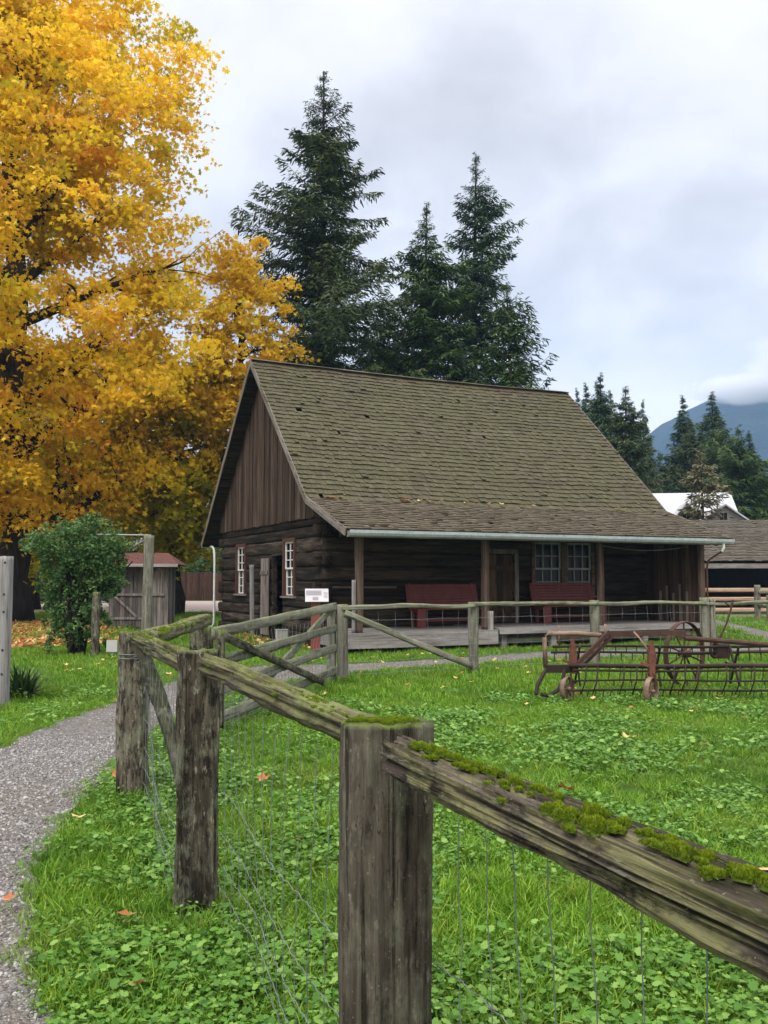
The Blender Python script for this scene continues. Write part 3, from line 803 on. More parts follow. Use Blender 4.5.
# windows --------------------------------------------------------------
def window(axis, a0, a1, z0, z1, face, sgn, cols, rows, casing, tag_):
    """axis Y: wall runs along local Y and faces -x; X: runs along X and faces -y"""
    def bx(b, s0, s1, d0, d1, q0, q1, t=.5):
        if axis == 'Y': b.box(face + d0, face + d1, s0, s1, q0, q1, t)
        else: b.box(s0, s1, face + d0, face + d1, q0, q1, t)
    f = MB(); c = .09
    bx(f, a0 - .05, a0 + c - .04, -.035, .10, z0 - .02, z1 + .05); bx(f, a1 - c + .04, a1 + .05, -.035, .10, z0 - .02, z1 + .05)
    bx(f, a0 + c - .04, a1 - c + .04, -.033, .10, z1 - .04, z1 + .05)
    fo = f.build('window', casing, hs)
    s = MB(); bx(s, a0 - .10, a1 + .10, -.075, .06, z0 - .065, z0 - .022); s.build('sill', M['trim'], fo)
    w = MB(); i0, i1, q0, q1 = a0 + .052, a1 - .052, z0, z1 - .042; mid = (q0 + q1) / 2
    for (r0, r1, d) in ((q0 - .02, mid + .02, .045), (mid - .02, q1, .012)):
        fr = .045
        bx(w, i0, i0 + fr, d, d + .035, r0, r1); bx(w, i1 - fr, i1, d, d + .035, r0, r1)
        bx(w, i0 + fr, i1 - fr, d, d + .035, r0, r0 + fr); bx(w, i0 + fr, i1 - fr, d, d + .035, r1 - fr, r1)
        for k in range(1, cols):
            x = i0 + (i1 - i0) * k / cols; bx(w, x - .013, x + .013, d + .003, d + .03, r0 + fr, r1 - fr)
        for k in range(1, rows):
            z = r0 + (r1 - r0) * k / rows; bx(w, i0 + fr, i1 - fr, d + .006, d + .027, z - .012, z + .012)
    w.build('sash', M['white'] if tag_ else M['darksash'], fo)
    g = MB(); bx(g, i0 + .02, i1 - .02, .085, .09, q0, q1); g.build('pane', M['glass'], fo)
    return fo
window('Y', W1[0], W1[1], 1.2, 2.64, .45, -1, 2, 3, M['frame_red'], True)
window('Y', W2[0], W2[1], 1.2, 2.64, .45, -1, 2, 3, M['frame_red'], True)
window('X', FW1[0], FW1[1], 1.2, 2.64, 2.5, -1, 3, 2, M['brown'], False)
window('X', FW2[0], FW2[1], 1.2, 2.64, 2.5, -1, 3, 2, M['brown'], False)
# gable door: dark opening with leaf folded back on the wall
b = MB()
for k in range(4): b.box(.36, .395, 6.30 + k * .165, 6.30 + k * .165 + .16, .10, 2.2, random.uniform(.6, 1))
d = b.build('door', M['greyZ'], hs); d['label'] = 'grey plank door folded back against the gable wall'
b = MB(); b.box(.335, .36, 6.32, 6.94, .45, .55); b.box(.335, .36, 6.32, 6.94, 1.75, 1.85); b.each('ledge', M['greyZ'], d)
beam('door_post', (.18, 7.12, 0), (.16, 7.16, 2.02), .12, .10, M['grey'], hs, world=False, power=6, rough=.006)
b = MB(); b.box(.48, .60, 5.30, 5.38, 0, 2.3); b.box(.48, .60, 6.26, 6.32, 0, 2.3); b.box(.47, .60, 5.30, 6.32, 2.26, 2.36); b.build('door_frame', M['logY'], hs)
b = MB(); b.box(.9, .93, 5.2, 6.5, .0, 2.3, .1); b.build('dark_doorway_backing', M['darkin'], hs)  # near-black sheet standing in for the shade inside the open doorway
# front door
b = MB()
for k in range(5): b.box(5.03 + k * .162, 5.03 + k * .162 + .157, 2.55, 2.59, .5, 2.26, random.random())
d = b.build('door', M['brownZ'], hs); d['label'] = 'brown plank porch door'
b = MB(); b.box(5.04, 5.84, 2.52, 2.55, .75, .87); b.box(5.04, 5.84, 2.52, 2.55, 1.85, 1.97); b.each('ledge', M['brownZ'], d)
b = MB(); b.tube([(5.74, 2.50, 1.35), (5.74, 2.47, 1.37), (5.74, 2.47, 1.47), (5.74, 2.50, 1.49)], .01, 6); b.build('handle', M['darkrust'], d)
b = MB(); b.box(4.92, 5.02, 2.46, 2.58, .46, 2.36); b.box(5.86, 5.97, 2.46, 2.58, .46, 2.36, .9); b.box(4.92, 5.97, 2.455, 2.58, 2.28, 2.40); b.build('door_frame', M['greyZ'], hs)
# porch -----------------------------------------------------------------
b = MB(); w = .36
while w < 2.44:
    for (x0, x1, z) in ((.25, 3.98, .455), (4.02, 10.3, .485)):
        b.box(x0 - random.uniform(0, .02), x1, w, w + .135, z - .035, z + random.uniform(-.003, .003), random.random())
    w += .142
dk = b.build('porch_deck', M['deck'], hs)
b = MB(); b.box(.25, 3.97, .315, .35, .13, .445, .55); b.box(.22, .25, .35, 2.4, .13, .445, .5); b.box(4.02, 10.3, .32, .35, .35, .475, .65)
b.build('deck_fascia', M['deck'], hs)
b = MB()
for x in (4.2, 5.6, 7.0, 8.4, 9.8): b.box(x - .07, x + .07, .42, .56, 0, .44, random.random())
for x in (4.1, 6, 8, 10): b.box(x, x + .09, .6, 2.4, .3, .44)
b.box(4.05, 10.2, 1.0, 1.1, .12, .30, .4)
b.each('deck_support', M['deck'], hs)
beam('deck_joist_log', (4.1, .62, .17), (9.0, .62, .2), .16, .14, M['farpost'], hs, world=False)
for u, mt in ((.54, 'brown'), (3.74, 'brown'), (7.07, 'brown')):
    beam('porch_post', (u, .5, .46), (u, .5, 2.68), .17, .16, M[mt], hs, world=False, power=3.2, rough=.008)
beam('porch_post', (10.30, .42, .0), (10.30, .42, 2.66), .15, .15, M['brown'], hs, world=False, power=6, rough=.005)
beam('corner_board', (.40, .46, .46), (.40, .46, 1.60), .08, .06, M['grey'], hs, world=False, power=8, rough=.004)
beam('short_post', (3.83, .44, .3), (3.83, .44, .88), .15, .1, M['deck'], hs, world=False, power=8, rough=.004)
beam('porch_plate', (.1, .5, 2.60), (10.7, .5, 2.60), .14, .16, M['logX'], hs, world=False, power=6, rough=.006)
b = MB(); w = .50
while w < 2.45:
    b.box(10.30, 10.33, w, w + .15, .25, 2.7 + (w - .3) * .32, random.random()); w += .157
b.build('porch_end_boards', M['brownZ'], hs)
b = MB()
for w, z in ((.9, 1.3), (1.15, 1.5), (1.4, 1.25), (1.65, 1.45), (1.9, 1.3)): b.box(10.24, 10.28, w, w + .05, .5, z, .9)
b.each('leaning_slat', M['greyZ'], hs)
for z in (.92, 1.42):
    beam('wall_batten', (.62, 2.46, z), (2.4, 2.46, z), .05, .05, M['brown'], hs, world=False, power=6, rough=.004)
beam('roof_batten', (8.9, .12, 2.60), (10.25, .12, 2.60), .04, .05, M['deck'], hs, world=False, power=6, rough=.004)
# electric cable drooping under the porch roof
b = MB(); b.tube([(7.2 + 3 * t, .75, 2.48 - .12 * math.sin(math.pi * t)) for t in np.linspace(0, 1, 14)], .012, 5); b.build('cable', M['trim'], hs)

# benches ------------------------------------------------------------------
def bench(loc, label):
    t = root('bench', loc, HA, label, 'bench', 'red slatted benches on the porch')
    Wd = 2.0
    s = MB()
    for k in range(6): s.box(-Wd / 2, Wd / 2, -.28 + k * .085, -.28 + k * .085 + .07, .43, .455, random.random())
    s.build('seat', M['bench'], t)
    bk = MB(); m = Matrix.Translation((0, .24, .46)) @ Matrix.Rotation(R(-14), 4, 'X')
    for k in range(8): bk.box(-Wd / 2, Wd / 2, -.012, .012, .0 + k * .075, .0 + k * .075 + .064, random.random(), m)
    bk.build('backrest', M['bench'], t)
    for x in (-Wd / 2 + .12, Wd / 2 - .12):
        l = MB(); l.box(x - .11, x + .11, -.27, -.22, 0, .43); l.box(x - .03, x + .03, .18, .25, 0, .45); l.box(x - .03, x + .03, -.24, .2, .36, .425)
        l.bar((x, .22, .40), (x, .40, 1.05), .05, .05); l.build('leg', M['bench'], t)
    r_ = MB(); r_.box(-Wd / 2 + .2, Wd / 2 - .2, .0, .05, .14, .20); r_.build('stretcher', M['bench'], t)
    return t
x_, y_ = HW(3.55, 1.9); bench((x_, y_, .457), 'red slatted bench on the porch left of the plank door')
x_, y_ = HW(7.17, 1.9); bench((x_, y_, .487), 'red slatted bench on the porch under the paired windows')

# info sign ---------------------------------------------------------------------
sx, sy = gp(315.5, 655)
t = root('information_sign', (sx, sy, 0), R(6), 'slanted white information panel on a red post beside the house', 'sign')
b = MB(); b.box(-.10, .10, -.06, .06, 0, 1.12); b.build('post', M['redpost'], t)
mp = Matrix.Translation((.02, -.04, 1.27)) @ Matrix.Rotation(R(56), 4, 'X')
b = MB(); b.box(-.25, .25, -.165, .165, -.012, .012, .5, mp); pnl = b.build('panel', M['panelwhite'], t)
dk_ = paint('panel_print_grey', (.22, .22, .24), .6, .3); md_ = paint('panel_print_light', (.27, .26, .28), .6, .2)
b = MB()
b.box(-.09, .03, -.13, -.05, .0135, .0145, .5, mp)
for k in range(3): b.box(.15, .23, -.06 + k * .05, -.045 + k * .05 + .01, .0135, .0145, .5, mp)
b.each('printed_picture', md_, pnl)
b = MB()
for k in range(4): b.box(-.23, .10, .02 + k * .032, -.008 + k * .032, .0135, .0145, .5, mp)
b.each('printed_line', md_, pnl)
bx_, by_ = HW(.1, 4.35)
b = MB(); b.box(-.14, .14, -.06, .06, .0, .34); b.box(-.15, .15, -.07, .07, .34, .36)
o = b.build('meter_box', M['white_wall'], None); o.location = (bx_, by_, 0); o.rotation_euler = (0, 0, HA)
tag(o, 'small pale box at the foot of the gable wall behind the sign post', 'box')

# ================================================================== FOREGROUND FENCE
def moss_patch(name, parent, spots, world=True, n_per=900, seed=3):
    """mounds of moss: (x,y,z, a, b, h, yaw)"""
    rng = np.random.default_rng(seed); P = []; Tn = []; S = []; DR = []
    base = MB()
    for (x, y, z, a, bb, h, yaw) in spots:
        n = int(n_per * 1.7 * a * bb / (.04 * .02)) + 40; r = np.sqrt(rng.random(n)); th = rng.uniform(0, 6.283, n)
        lob = 1 + .25 * np.sin(3 * th + x * 50) + .18 * np.sin(7 * th + y * 30)
        px_, py_ = a * r * np.cos(th) * lob, bb * r * np.sin(th) * lob; pz = h * np.sqrt(np.clip(1 - r * r, 0, 1)) * (1 + .3 * np.sin(px_ * 160) * np.cos(py_ * 190))
        c, s = math.cos(yaw), math.sin(yaw)
        P.append(np.stack([x + px_ * c - py_ * s, y + px_ * s + py_ * c, z + pz], 1)); Tn.append(np.clip(.25 + .55 * pz / h * rng.uniform(.4, 1.3, n), 0, 1)); S.append(rng.uniform(.003, .0065, n))
        vs = [(x, y, z + h * .8)]; K = 14
        for q, (rr, hh) in enumerate(((.45, .72), (.8, .42), (1.0, -.12))):
            for j in range(K):
                t_ = 2 * math.pi * j / K; l_ = 1 + .25 * math.sin(3 * t_ + x * 50) + .18 * math.sin(7 * t_ + y * 30)
                u_, v_ = a * rr * math.cos(t_) * l_, bb * rr * math.sin(t_) * l_; vs.append((x + u_ * c - v_ * s, y + u_ * s + v_ * c, z + h * hh))
        fs = [(0, 1 + j, 1 + (j + 1) % K) for j in range(K)] + [(1 + q * K + j, 1 + (q + 1) * K + j, 1 + (q + 1) * K + (j + 1) % K, 1 + q * K + (j + 1) % K) for q in range(2) for j in range(K)]
        base.add(vs, fs, .25)
    P = np.concatenate(P); Tn = np.concatenate(Tn); S = np.concatenate(S)
    rng2 = np.random.default_rng(seed + 1); n = len(P)
    T = np.array([(-.26, 0, -.1), (.26, 0, -.1), (0, .1, .85)]); FT = np.array([(0, 1, 2)])
    Rm = rotmats(rng2, n, .45)
    V = (np.einsum('nij,kj->nki', Rm, T) * S[:, None, None] * 1.1 + P[:, None, :]).reshape(-1, 3)
    Fc = (FT[None] + (np.arange(n) * 3)[:, None, None]).reshape(-1, 3)
    bv = np.array(base.v); nb = len(V)
    quads = np.array([f for f in base.f if len(f) == 4]) + nb; tris = np.array([f for f in base.f if len(f) == 3]) + nb
    return np_obj(name, np.concatenate([V, bv]), [np.concatenate([Fc, tris]), quads], np.concatenate([np.repeat(Tn, 3), np.array(base.t)]), M['moss'], parent, mw=inv(parent))

def wire_mesh(name, p, q, parent, z1=1.10, step=.15, r=.0013, zs=(.05, .15, .26, .40, .60), bow=.03, off=0):
    b = MB(); p, q = Vector((*p, 0)), Vector((*q, 0)); L = (q - p).length; d = (q - p) / L; s = Vector((-d.y, d.x, 0)); n = int(L / step)
    def pt(a, z): return p + d * a + s * (off + bow * math.sin(a * 2.1 + z * 3) * math.sin(math.pi * a / L) + .012 * mnoise.noise(Vector((a * 3, z * 4, off)))) + Vector((0, 0, z + .012 * mnoise.noise(Vector((a * 2.3, z * 7, 4)))))
    for i in range(1, n):
        a = L * i / n; b.tube([pt(a + .008 * math.sin(z * 19 + i), z) for z in np.linspace(.0, z1, 9)], r, 4)
        for z in zs: b.tube([pt(a - .012, z), pt(a + .012, z + .004)], r * 2, 4)
    for z in zs:
        m = max(8, int(L / .05)); b.tube([pt(L * k / m, z + .010 * (k % 2 - .5)) for k in range(m + 1)], r * 1.15, 4)
    me = b.build(name, M['wire'], parent, mw=inv(parent)); return me

fc = root('post_and_rail_fence', (.01, 2.55, 0), 0, 'weathered mossy post and rail fence with wire netting along the gravel path', 'fence')
def vpost(name, x, y, z1, w, h, mat, parent, roll=0, **kw):
    kw.setdefault('rough', .010); kw.setdefault('power', 3.5)
    return beam(name, (x, y, -.05), (x + kw.pop('lx', 0), y + kw.pop('ly', 0), z1), w, h, mat, parent, roll=roll, **kw)
p3 = vpost('post', .004, 2.54, 1.215, .235, .165, M['nearpost'], fc, roll=R(8), power=6, seg=110, ring=110, checks=16, cdepth=.016, rough=.007, groove=.8, seed=11, endj=.012, hf=.5)
p3['label'] = 'broad flat grey brown split post with moss on its top'
vpost('post', -.900, 4.54, 1.255, .185, .18, M['post'], fc, seg=90, ring=80, checks=10, cdepth=.016, rough=.014, seed=22, power=3, warp=.02, endj=.02, taper=.04, tint=.55, hf=.4)
vpost('post', -1.85, 6.86, 1.215, .21, .20, M['post'], fc, seg=60, ring=60, checks=8, cdepth=.014, rough=.011, seed=33, power=3.4, warp=.01, tint=.6, taper=-.0, hf=.4)
vpost('post', -2.10, 10.45, 1.16, .18, .17, M['post'], fc, seg=30, ring=20, rough=.010, seed=44)
vpost('post', .97, .22, 1.2, .2, .17, M['nearpost'], fc, seg=30, ring=20, rough=.010, seed=45)
kw = dict(ring=64, rough=.010, power=3.2, hf=.6, checks=9, cdepth=.009)
r3 = beam('rail', (.040, 2.34, 1.156), (.985, .19, 1.140), .10, .090, M['nearrail'], fc, seg=300, seed=58, warp=.010, endj=.008, roll=R(12), ring=110, checks=16, cdepth=.011, rough=.009, power=3.6, hf=1.0); r3['label'] = 'near mossy rail running out of the right edge'
beam('rail', (-.845, 4.43, 1.19), (-.01, 2.68, 1.148), .085, .092, M['rail'], fc, seg=150, seed=52, warp=.012, endj=.02, roll=R(8), **kw)
beam('rail', (-1.80, 6.78, 1.165), (-.955, 4.60, 1.185), .095, .10, M['rail'], fc, seg=110, seed=53, warp=.02, endj=.015, **kw)
beam('rail', (-1.79, 7.0, 1.15), (-2.02, 10.6, 1.13), .12, .13, M['rail'], fc, seg=90, seed=54, warp=.03, endj=.02, ring=20, rough=.012, power=2.6)
beam('brace', (-1.77, 6.74, 1.12), (-.98, 4.64, .60), .085, .09, M['bracewood'], fc, seg=60, seed=55, ring=20, rough=.010, power=2.4)
wire_mesh('wire_netting', (-1.745, 6.74), (-1.0, 4.52), fc, off=-.0)
wire_mesh('wire_netting', (-.80, 4.50), (-.11, 2.60), fc, off=.0)
wire_mesh('wire_netting', (.128, 2.50), (.98, .33), fc, off=.0)
b = MB()
for zz in (1.02, 1.05): b.ring((-1.85, 6.86, zz), (0, 0.05, 1), .118, .004, 20, 4)
b.tube([(-1.85, 6.74, 1.03), (-1.80, 6.72, 1.05), (-1.76, 6.74, 1.02), (-1.80, 6.73, 1.0)], .004, 5)
b.build('wire_tie', M['wire'], fc, mw=inv(fc))
def railpt(t, off=0, dz=.05):
    return (.03 + .49 * t + off * .91, 2.33 - 1.1 * t + off * .41, 1.153 - .008 * t + dz)
yw = math.atan2(-1.1, .49)
sp = []
rnd = random.Random(5)
for t, off, a, bb, h in ((.09, .012, .028, .012, .010), (.13, .016, .034, .012, .012), (.18, .018, .03, .011, .010), (.23, .02, .035, .010, .010), (.30, .022, .04, .010, .009), (.36, .022, .03, .012, .010), (.43, .024, .035, .010, .009), (.50, .026, .03, .011, .009), (.55, .02, .02, .012, .009),
                         (.60, -.020, .028, .020, .016), (.635, -.026, .024, .018, .016), (.655, .012, .030, .020, .015), (.695, -.022, .032, .022, .018), (.71, .022, .02, .012, .008), (.765, .015, .018, .012, .008), (.80, .022, .022, .012, .008), (.845, -.006, .030, .017, .014), (.875, .012, .02, .011, .010), (.905, -.016, .016, .012, .010), (.945, .004, .028, .017, .012), (.99, .01, .03, .018, .014), (1.04, -.01, .03, .018, .014)):
    x, y, z = railpt(t, off, .047 if off > -.01 else .038); sp.append((x, y, z, a, bb, h * 1.1, yw + rnd.uniform(-.2, .2)))
for _ in range(45):
    t = rnd.uniform(.05, 1.3); off = rnd.gauss(0, .02); x, y, z = railpt(t, off, .046 - abs(off) * .35); s = rnd.uniform(.005, .012); sp.append((x, y, z, s * 1.5, s, s * .5, yw))
mo = moss_patch('moss_cushions', fc, sp, seed=9, n_per=1500)
sp = [(.0 + x, 2.52 + y, 1.212, a, bb, .010, 0) for x, y, a, bb in ((-.03, .02, .05, .025), (.03, .035, .045, .025), (.06, .02, .035, .03), (-.07, .03, .03, .02), (.02, -.02, .03, .012))]
moss_patch('moss_cushions', fc, sp, seed=12, n_per=1300)
sp = []
for _ in range(150):
    t = rnd.random(); w = rnd.gauss(0, .022); x = -.845 + .835 * t + w * .9; y = 4.43 - 1.75 * t + w * .41; s = rnd.uniform(.006, .015); sp.append((x, y, 1.19 - .042 * t + .041 - abs(w) * .4, s * 1.7, s, s * .35, -1.12))
for _ in range(110):
    t = rnd.random(); w = rnd.gauss(0, .02); x = -1.80 + .845 * t + w * .9; y = 6.78 - 2.18 * t + w * .4; s = rnd.uniform(.010, .026); sp.append((x, y, 1.165 + .02 * t + .046 - abs(w) * .4, s * 1.7, s, s * .35, -1.2))
for _ in range(150):
    t = rnd.random(); w = rnd.gauss(0, .028); x = -1.79 - .23 * t + w; y = 7.0 + 3.6 * t; s = rnd.uniform(.015, .04); sp.append((x, y, 1.15 - .02 * t + .058 - abs(w) * .4, s * .9, s * 1.7, s * .4, 0))
moss_patch('moss_cushions', fc, sp, seed=14, n_per=260)

# ================================================================== GATE
G0, G1 = Vector((-1.78, 9.7, 0)), Vector((-.76, 14.5, 0))
gt = root('farm_gate', tuple(G0), 0, 'wide wooden farm gate of four rails with crossed braces', 'gate')
def GP(t, z, off=0):
    d = (G1 - G0).normalized(); s = Vector((-d.y, d.x, 0)); p = G0.lerp(G1, t) + s * off; return (p.x, p.y, z)
kw = dict(ring=14, rough=.006, power=4)
for (za, zb_) in ((1.04, 1.185), (.73, .85), (.44, .54), (.14, .19)):
    beam('gate_rail', GP(-.01, za), GP(1.0, zb_), .045, .12, M['farpost'], gt, **kw)
beam('gate_brace', GP(.99, 1.15, .05), GP(.18, .12, .05), .045, .11, M['farpost'], gt, **kw)
beam('gate_brace', GP(.03, 1.0, -.05), GP(.82, .10, -.05), .045, .10, M['post'], gt, **kw)
beam('gate_stile', GP(.0, .06, .07), GP(.0, 1.1, .07), .11, .06, M['post'], gt, **kw)
beam('gate_stile', GP(.0, .06, -.06), GP(.0, 1.08, -.06), .10, .05, M['post'], gt, **kw)
beam('gate_stile', GP(.985, .10, .06), GP(.985, 1.22, .06), .12, .06, M['farpost'], gt, **kw)
wire_mesh('wire_netting', GP(.02, 0)[:2], GP(.98, 0)[:2], gt, z1=1.0, r=.0022, off=-.03)
b = MB(); b.tube([GP(-.0, .9, .1), (-2.0, 10.38, .9)], .014, 6); b.tube([GP(-.0, .3, .1), (-2.0, 10.38, .3)], .014, 6); b.each('hinge', M['darkrust'], gt, mw=inv(gt))

# ================================================================== LAWN FENCE
FPp = [(-.66, 14.7), (1.56, 16.1), (3.97, 17.4), (6.5, 18.7), (9.15, 20.1)]
lf = root('paddock_fence', (-.66, 14.7, 0), 0, 'grey green rail fence with wire across the lawn before the porch', 'fence')
for i, (x, y) in enumerate(FPp):
    top = (1.21, 1.215, 1.215, 1.24, 1.24)[i]
    vpost('post', x, y, top, .17 if i else .16, .17, M['farpost'], lf, ring=20, seg=30, rough=.012, power=4)
    if i in (0, 3): vpost('post', x + (.16 if i == 3 else -.17), y + .02, top - .03, .13, .13, M['farpost'], lf, ring=16, seg=24, rough=.012, power=4)
for i in range(4):
    (x0, y0), (x1, y1) = FPp[i], FPp[i + 1]
    beam('rail', (x0, y0 - .1, (1.17, 1.17, 1.16, 1.12)[i]), (x1, y1 - .1, (1.17, 1.17, 1.13, 1.12)[i]), .06, .068, M['farpost'], lf, ring=14, rough=.010, power=2.5, warp=.04)
    wire_mesh('wire_netting', (x0, y0 - .1), (x1, y1 - .1), lf, r=.0022, zs=(.1, .3, .5, .72, .95), step=.3)
beam('brace', (-.62, 14.6, 1.08), (1.50, 15.98, .12), .07, .10, M['farpost'], lf, ring=14, rough=.008, power=3)
x3, y3 = 15.0, 36.8
f3 = root('paddock_fence', (x3, y3, 0), 0, 'short rail fence beside the gravel strip before the open shed', 'fence')
for (x, y) in ((15.0, 36.8), (14.1, 33.6), (13.6, 30.2)):
    pass
vpost('post', 15.0, 37.0, 1.4, .22, .2, M['farpost'], f3, ring=14, seg=14); vpost('post', 14.15, 33.8, 1.05, .2, .2, M['farpost'], f3, ring=14, seg=14); vpost('post', 18.2, 37.6, 1.3, .2, .2, M['farpost'], f3, ring=14, seg=14)
beam('rail', (15.0, 36.85, 1.12), (18.2, 37.45, 1.12), .1, .16, M['farpost'], f3, ring=10)
beam('rail', (15.0, 36.9, .62), (14.15, 33.8, .62), .1, .12, M['farpost'], f3, ring=10)
beam('rail', (15.0, 36.85, .55), (18.2, 37.45, .55), .1, .14, M['farpost'], f3, ring=10)

# ================================================================== HAY RAKE
rk = root('hay_rake', (3.6, 12.4, 0), 0, 'rusty antique side delivery hay rake standing on the lawn', 'hay rake')
rk_i = inv(rk)
def rkb(name, b, mat, smooth=False, parent=None): 
    if parent is None: return b.build(name, mat, rk, smooth, rk_i)
    o = b.build(name, mat, parent, smooth, parent_inv(parent)); return o
def parent_inv(p): return Matrix.Identity(4)
RX0, RX1 = xd(560, 12.3), 6.3
b = MB(); b.tube([(2.18, 12.5, .42), (2.17, 12.5, .82), (2.22, 12.5, .885), (2.6, 12.5, .88), (2.95, 12.55, .85)], .032, 8); rkb('frame_pipe', b, M['paleiron'], True)
b = MB()
b.bar((2.93, 12.6, .86), (3.95, 12.7, .875), .05, .065); b.bar((3.9, 12.7, .88), (4.3, 12.8, .80), .045, .055); b.tube([(4.15, 12.75, .80), (4.9, 12.8, .74), (6.4, 12.6, .63)], .034, 8)
b.bar((2.55, 13.3, .80), (4.4, 13.5, .84), .05, .06)
rkb('main_beam', b, M['rust'])
b = MB(); b.bar((2.58, 12.35, .48), (3.06, 12.55, .90), .04, .055); b.bar((2.66, 12.45, .44), (3.12, 12.6, .84), .04, .04); b.each('brace', M['rust'], rk, False, rk_i)
b = MB(); b.tube([(3.38, 12.5, .90), (3.44, 12.45, .82), (3.52, 12.3, .66)], .014, 6); b.tube([(3.02, 12.6, .80), (3.02, 12.6, 1.0)], .02, 6); b.tube([(2.41, 12.7, .7), (2.41, 12.7, .98)], .014, 6); b.each('linkage_rod', M['paleiron'], rk, True, rk_i)
b = MB()
for (y, z, r, x0, x1) in ((12.25, .465, .030, 2.45, RX1), (12.22, .405, .016, 2.5, RX1)):
    b.tube([(x, y, z + .006 * math.sin(x * 3)) for x in np.linspace(x0, x1, 14)], r, 7)
b.each('reel_shaft', M['darkrust'], rk, True, rk_i)
def tinebar(y, z, r, x0, x1, sp, ln, lean=0.0, tr=.007, curve=.0):
    b = MB(); b.tube([(x, y, z + .008 * math.sin(x * 2.4 + y)) for x in np.linspace(x0, x1, 18)], r, 6)
    x = x0 + .05
    while x < x1:
        ll = ln * random.uniform(.85, 1.1); b.tube([(x, y, z), (x - lean * ll * .4, y - curve, z - ll * .5), (x - lean * ll, y - curve * .3, z - ll)], [tr * 1.2, tr, tr * .8], 5); x += sp * random.uniform(.9, 1.1)
    return b
rkb('tine_bar', tinebar(12.9, .675, .019, 2.35, RX1, .16, .11), M['darkrust'])
rkb('tine_bar', tinebar(13.3, .56, .017, 2.40, RX1, .155, .12), M['darkrust'])
rkb('tine_bar', tinebar(12.25, .275, .012, 2.50, RX1, .24, .07), M['darkrust'])
rkb('tine_bar', tinebar(12.2, .155, .015, 2.45, RX1, .10, .085, .25), M['darkrust'])
rkb('tine_bar', tinebar(13.5, .33, .014, 2.6, RX1, .16, .22, .1), M['darkrust'])
b = MB(); x = 2.62; k = 0
while x < RX1:
    if k % 4 != 2: b.tube([(x + .05, 12.22, .46), (x + .02, 12.15, .28), (x - .03, 12.2, .10)], [.011, .011, .007], 5)
    x += .165 * random.uniform(.85, 1.15); k += 1
b.each('long_tine', M['darkrust'], rk, True, rk_i)
b = MB()
for x in (2.62, 3.7, 4.75, 5.6):
    for th in (0, math.pi / 3, 2 * math.pi / 3): b.bar((x, 12.55 + .33 * math.cos(th), .45 + .30 * math.sin(th)), (x, 12.55 - .33 * math.cos(th), .45 - .30 * math.sin(th)), .02, .035)
b.each('reel_spider', M['darkrust'], rk, False, rk_i)
def castor(wx, wy, r, bx0, name_):
    b = MB()
    m = Matrix.Translation((bx0, wy + .05, 0))
    for (z0, z1, w) in ((.36, .50, .036), (.50, .62, .042), (.62, .70, .036), (.70, .76, .028)): b.box(-w, w, -.05, .05, z0, z1 - .002, .5, m)
    b.bar((bx0 - .13, wy + .08, .53), (bx0, wy + .02, .48), .03, .035); b.tube([(bx0, wy + .05, .76), (bx0 + .01, wy + .05, .82)], .022, 8)
    o = rkb('castor_bracket', b, M['redrust'])
    b = MB(); ax = Vector((math.cos(R(38)), -math.sin(R(38)), 0)); c = Vector((wx, wy, r))
    b.ring(c, ax, r - .012, .012, 30, 8, .5, .038)
    for j in range(4):
        a_ = ax.cross(Vector((0, 0, 1))).normalized(); v = a_ * math.cos(j * math.pi / 4) + Vector((0, 0, 1)) * math.sin(j * math.pi / 4)
        b.bar(c - v * (r - .02), c + v * (r - .02), .022, .010, .5, ax)
    b.tube([c - ax * .06, c + ax * .06], .026, 8)
    rkb('castor_wheel', b, M['paleiron'], True)
    b = MB(); b.tube([c + ax * .055, c + ax * .06 + Vector((0, 0, r + .03)), Vector((bx0, wy + .05, r * 2 + .06)), Vector((bx0, wy + .05, .40))], .014, 6)
    b.tube([c - ax * .055, c - ax * .06 + Vector((0, 0, r + .03)), Vector((bx0, wy + .05, r * 2 + .06))], .014, 6); rkb('castor_fork', b, M['rust'])
castor(xd(565, 12.3), 12.3, .165, xd(572, 12.3), 'a'); castor(xd(648, 11.9), 11.9, .180, xd(650, 11.9), 'b')
b = MB(); ax = Vector((math.cos(R(52)), -math.sin(R(52)), 0)); c = Vector((xd(682, 14.0), 14.0, .49))
b.ring(c, ax, .475, .015, 44, 8, .5, .045)
b.tube([c - ax * .09, c + ax * .09], .055, 12)
for j in range(5):
    a_ = ax.cross(Vector((0, 0, 1))).normalized(); v = a_ * math.cos(j * math.pi / 5 + .3) + Vector((0, 0, 1)) * math.sin(j * math.pi / 5 + .3); b.tube([c - v * .47, c + v * .47], .013, 6)
rkb('large_wheel', b, M['rust'], True)
b = MB(); c2 = c + Vector((1.9, .6, 0)); b.ring(c2, ax, .475, .015, 44, 8, .5, .045)
for j in range(5):
    a_ = ax.cross(Vector((0, 0, 1))).normalized(); v = a_ * math.cos(j * math.pi / 5) + Vector((0, 0, 1)) * math.sin(j * math.pi / 5); b.tube([c2 - v * .47, c2 + v * .47], .013, 6)
b.tube([c, c2], .025, 8)
rkb('large_wheel', b, M['rust'], True)
b = MB(); b.tube([(4.72, 13.2, .62), (4.9, 13.2, .98), (4.98, 13.2, 1.22), (5.0, 13.2, 1.32)], .015, 6); b.tube([(4.98, 13.25, 1.22), (4.88, 13.25, 1.30)], .01, 6); rkb('lever', b, M['rust'])
b = MB(); b.ring((4.72, 13.2, .60), (.6, -.8, 0), .10, .022, 22, 6); b.box(-.09, .09, -.09, .09, .48, .68, .5, Matrix.Translation((4.85, 13.3, 0))); rkb('gear', b, M['darkrust'])
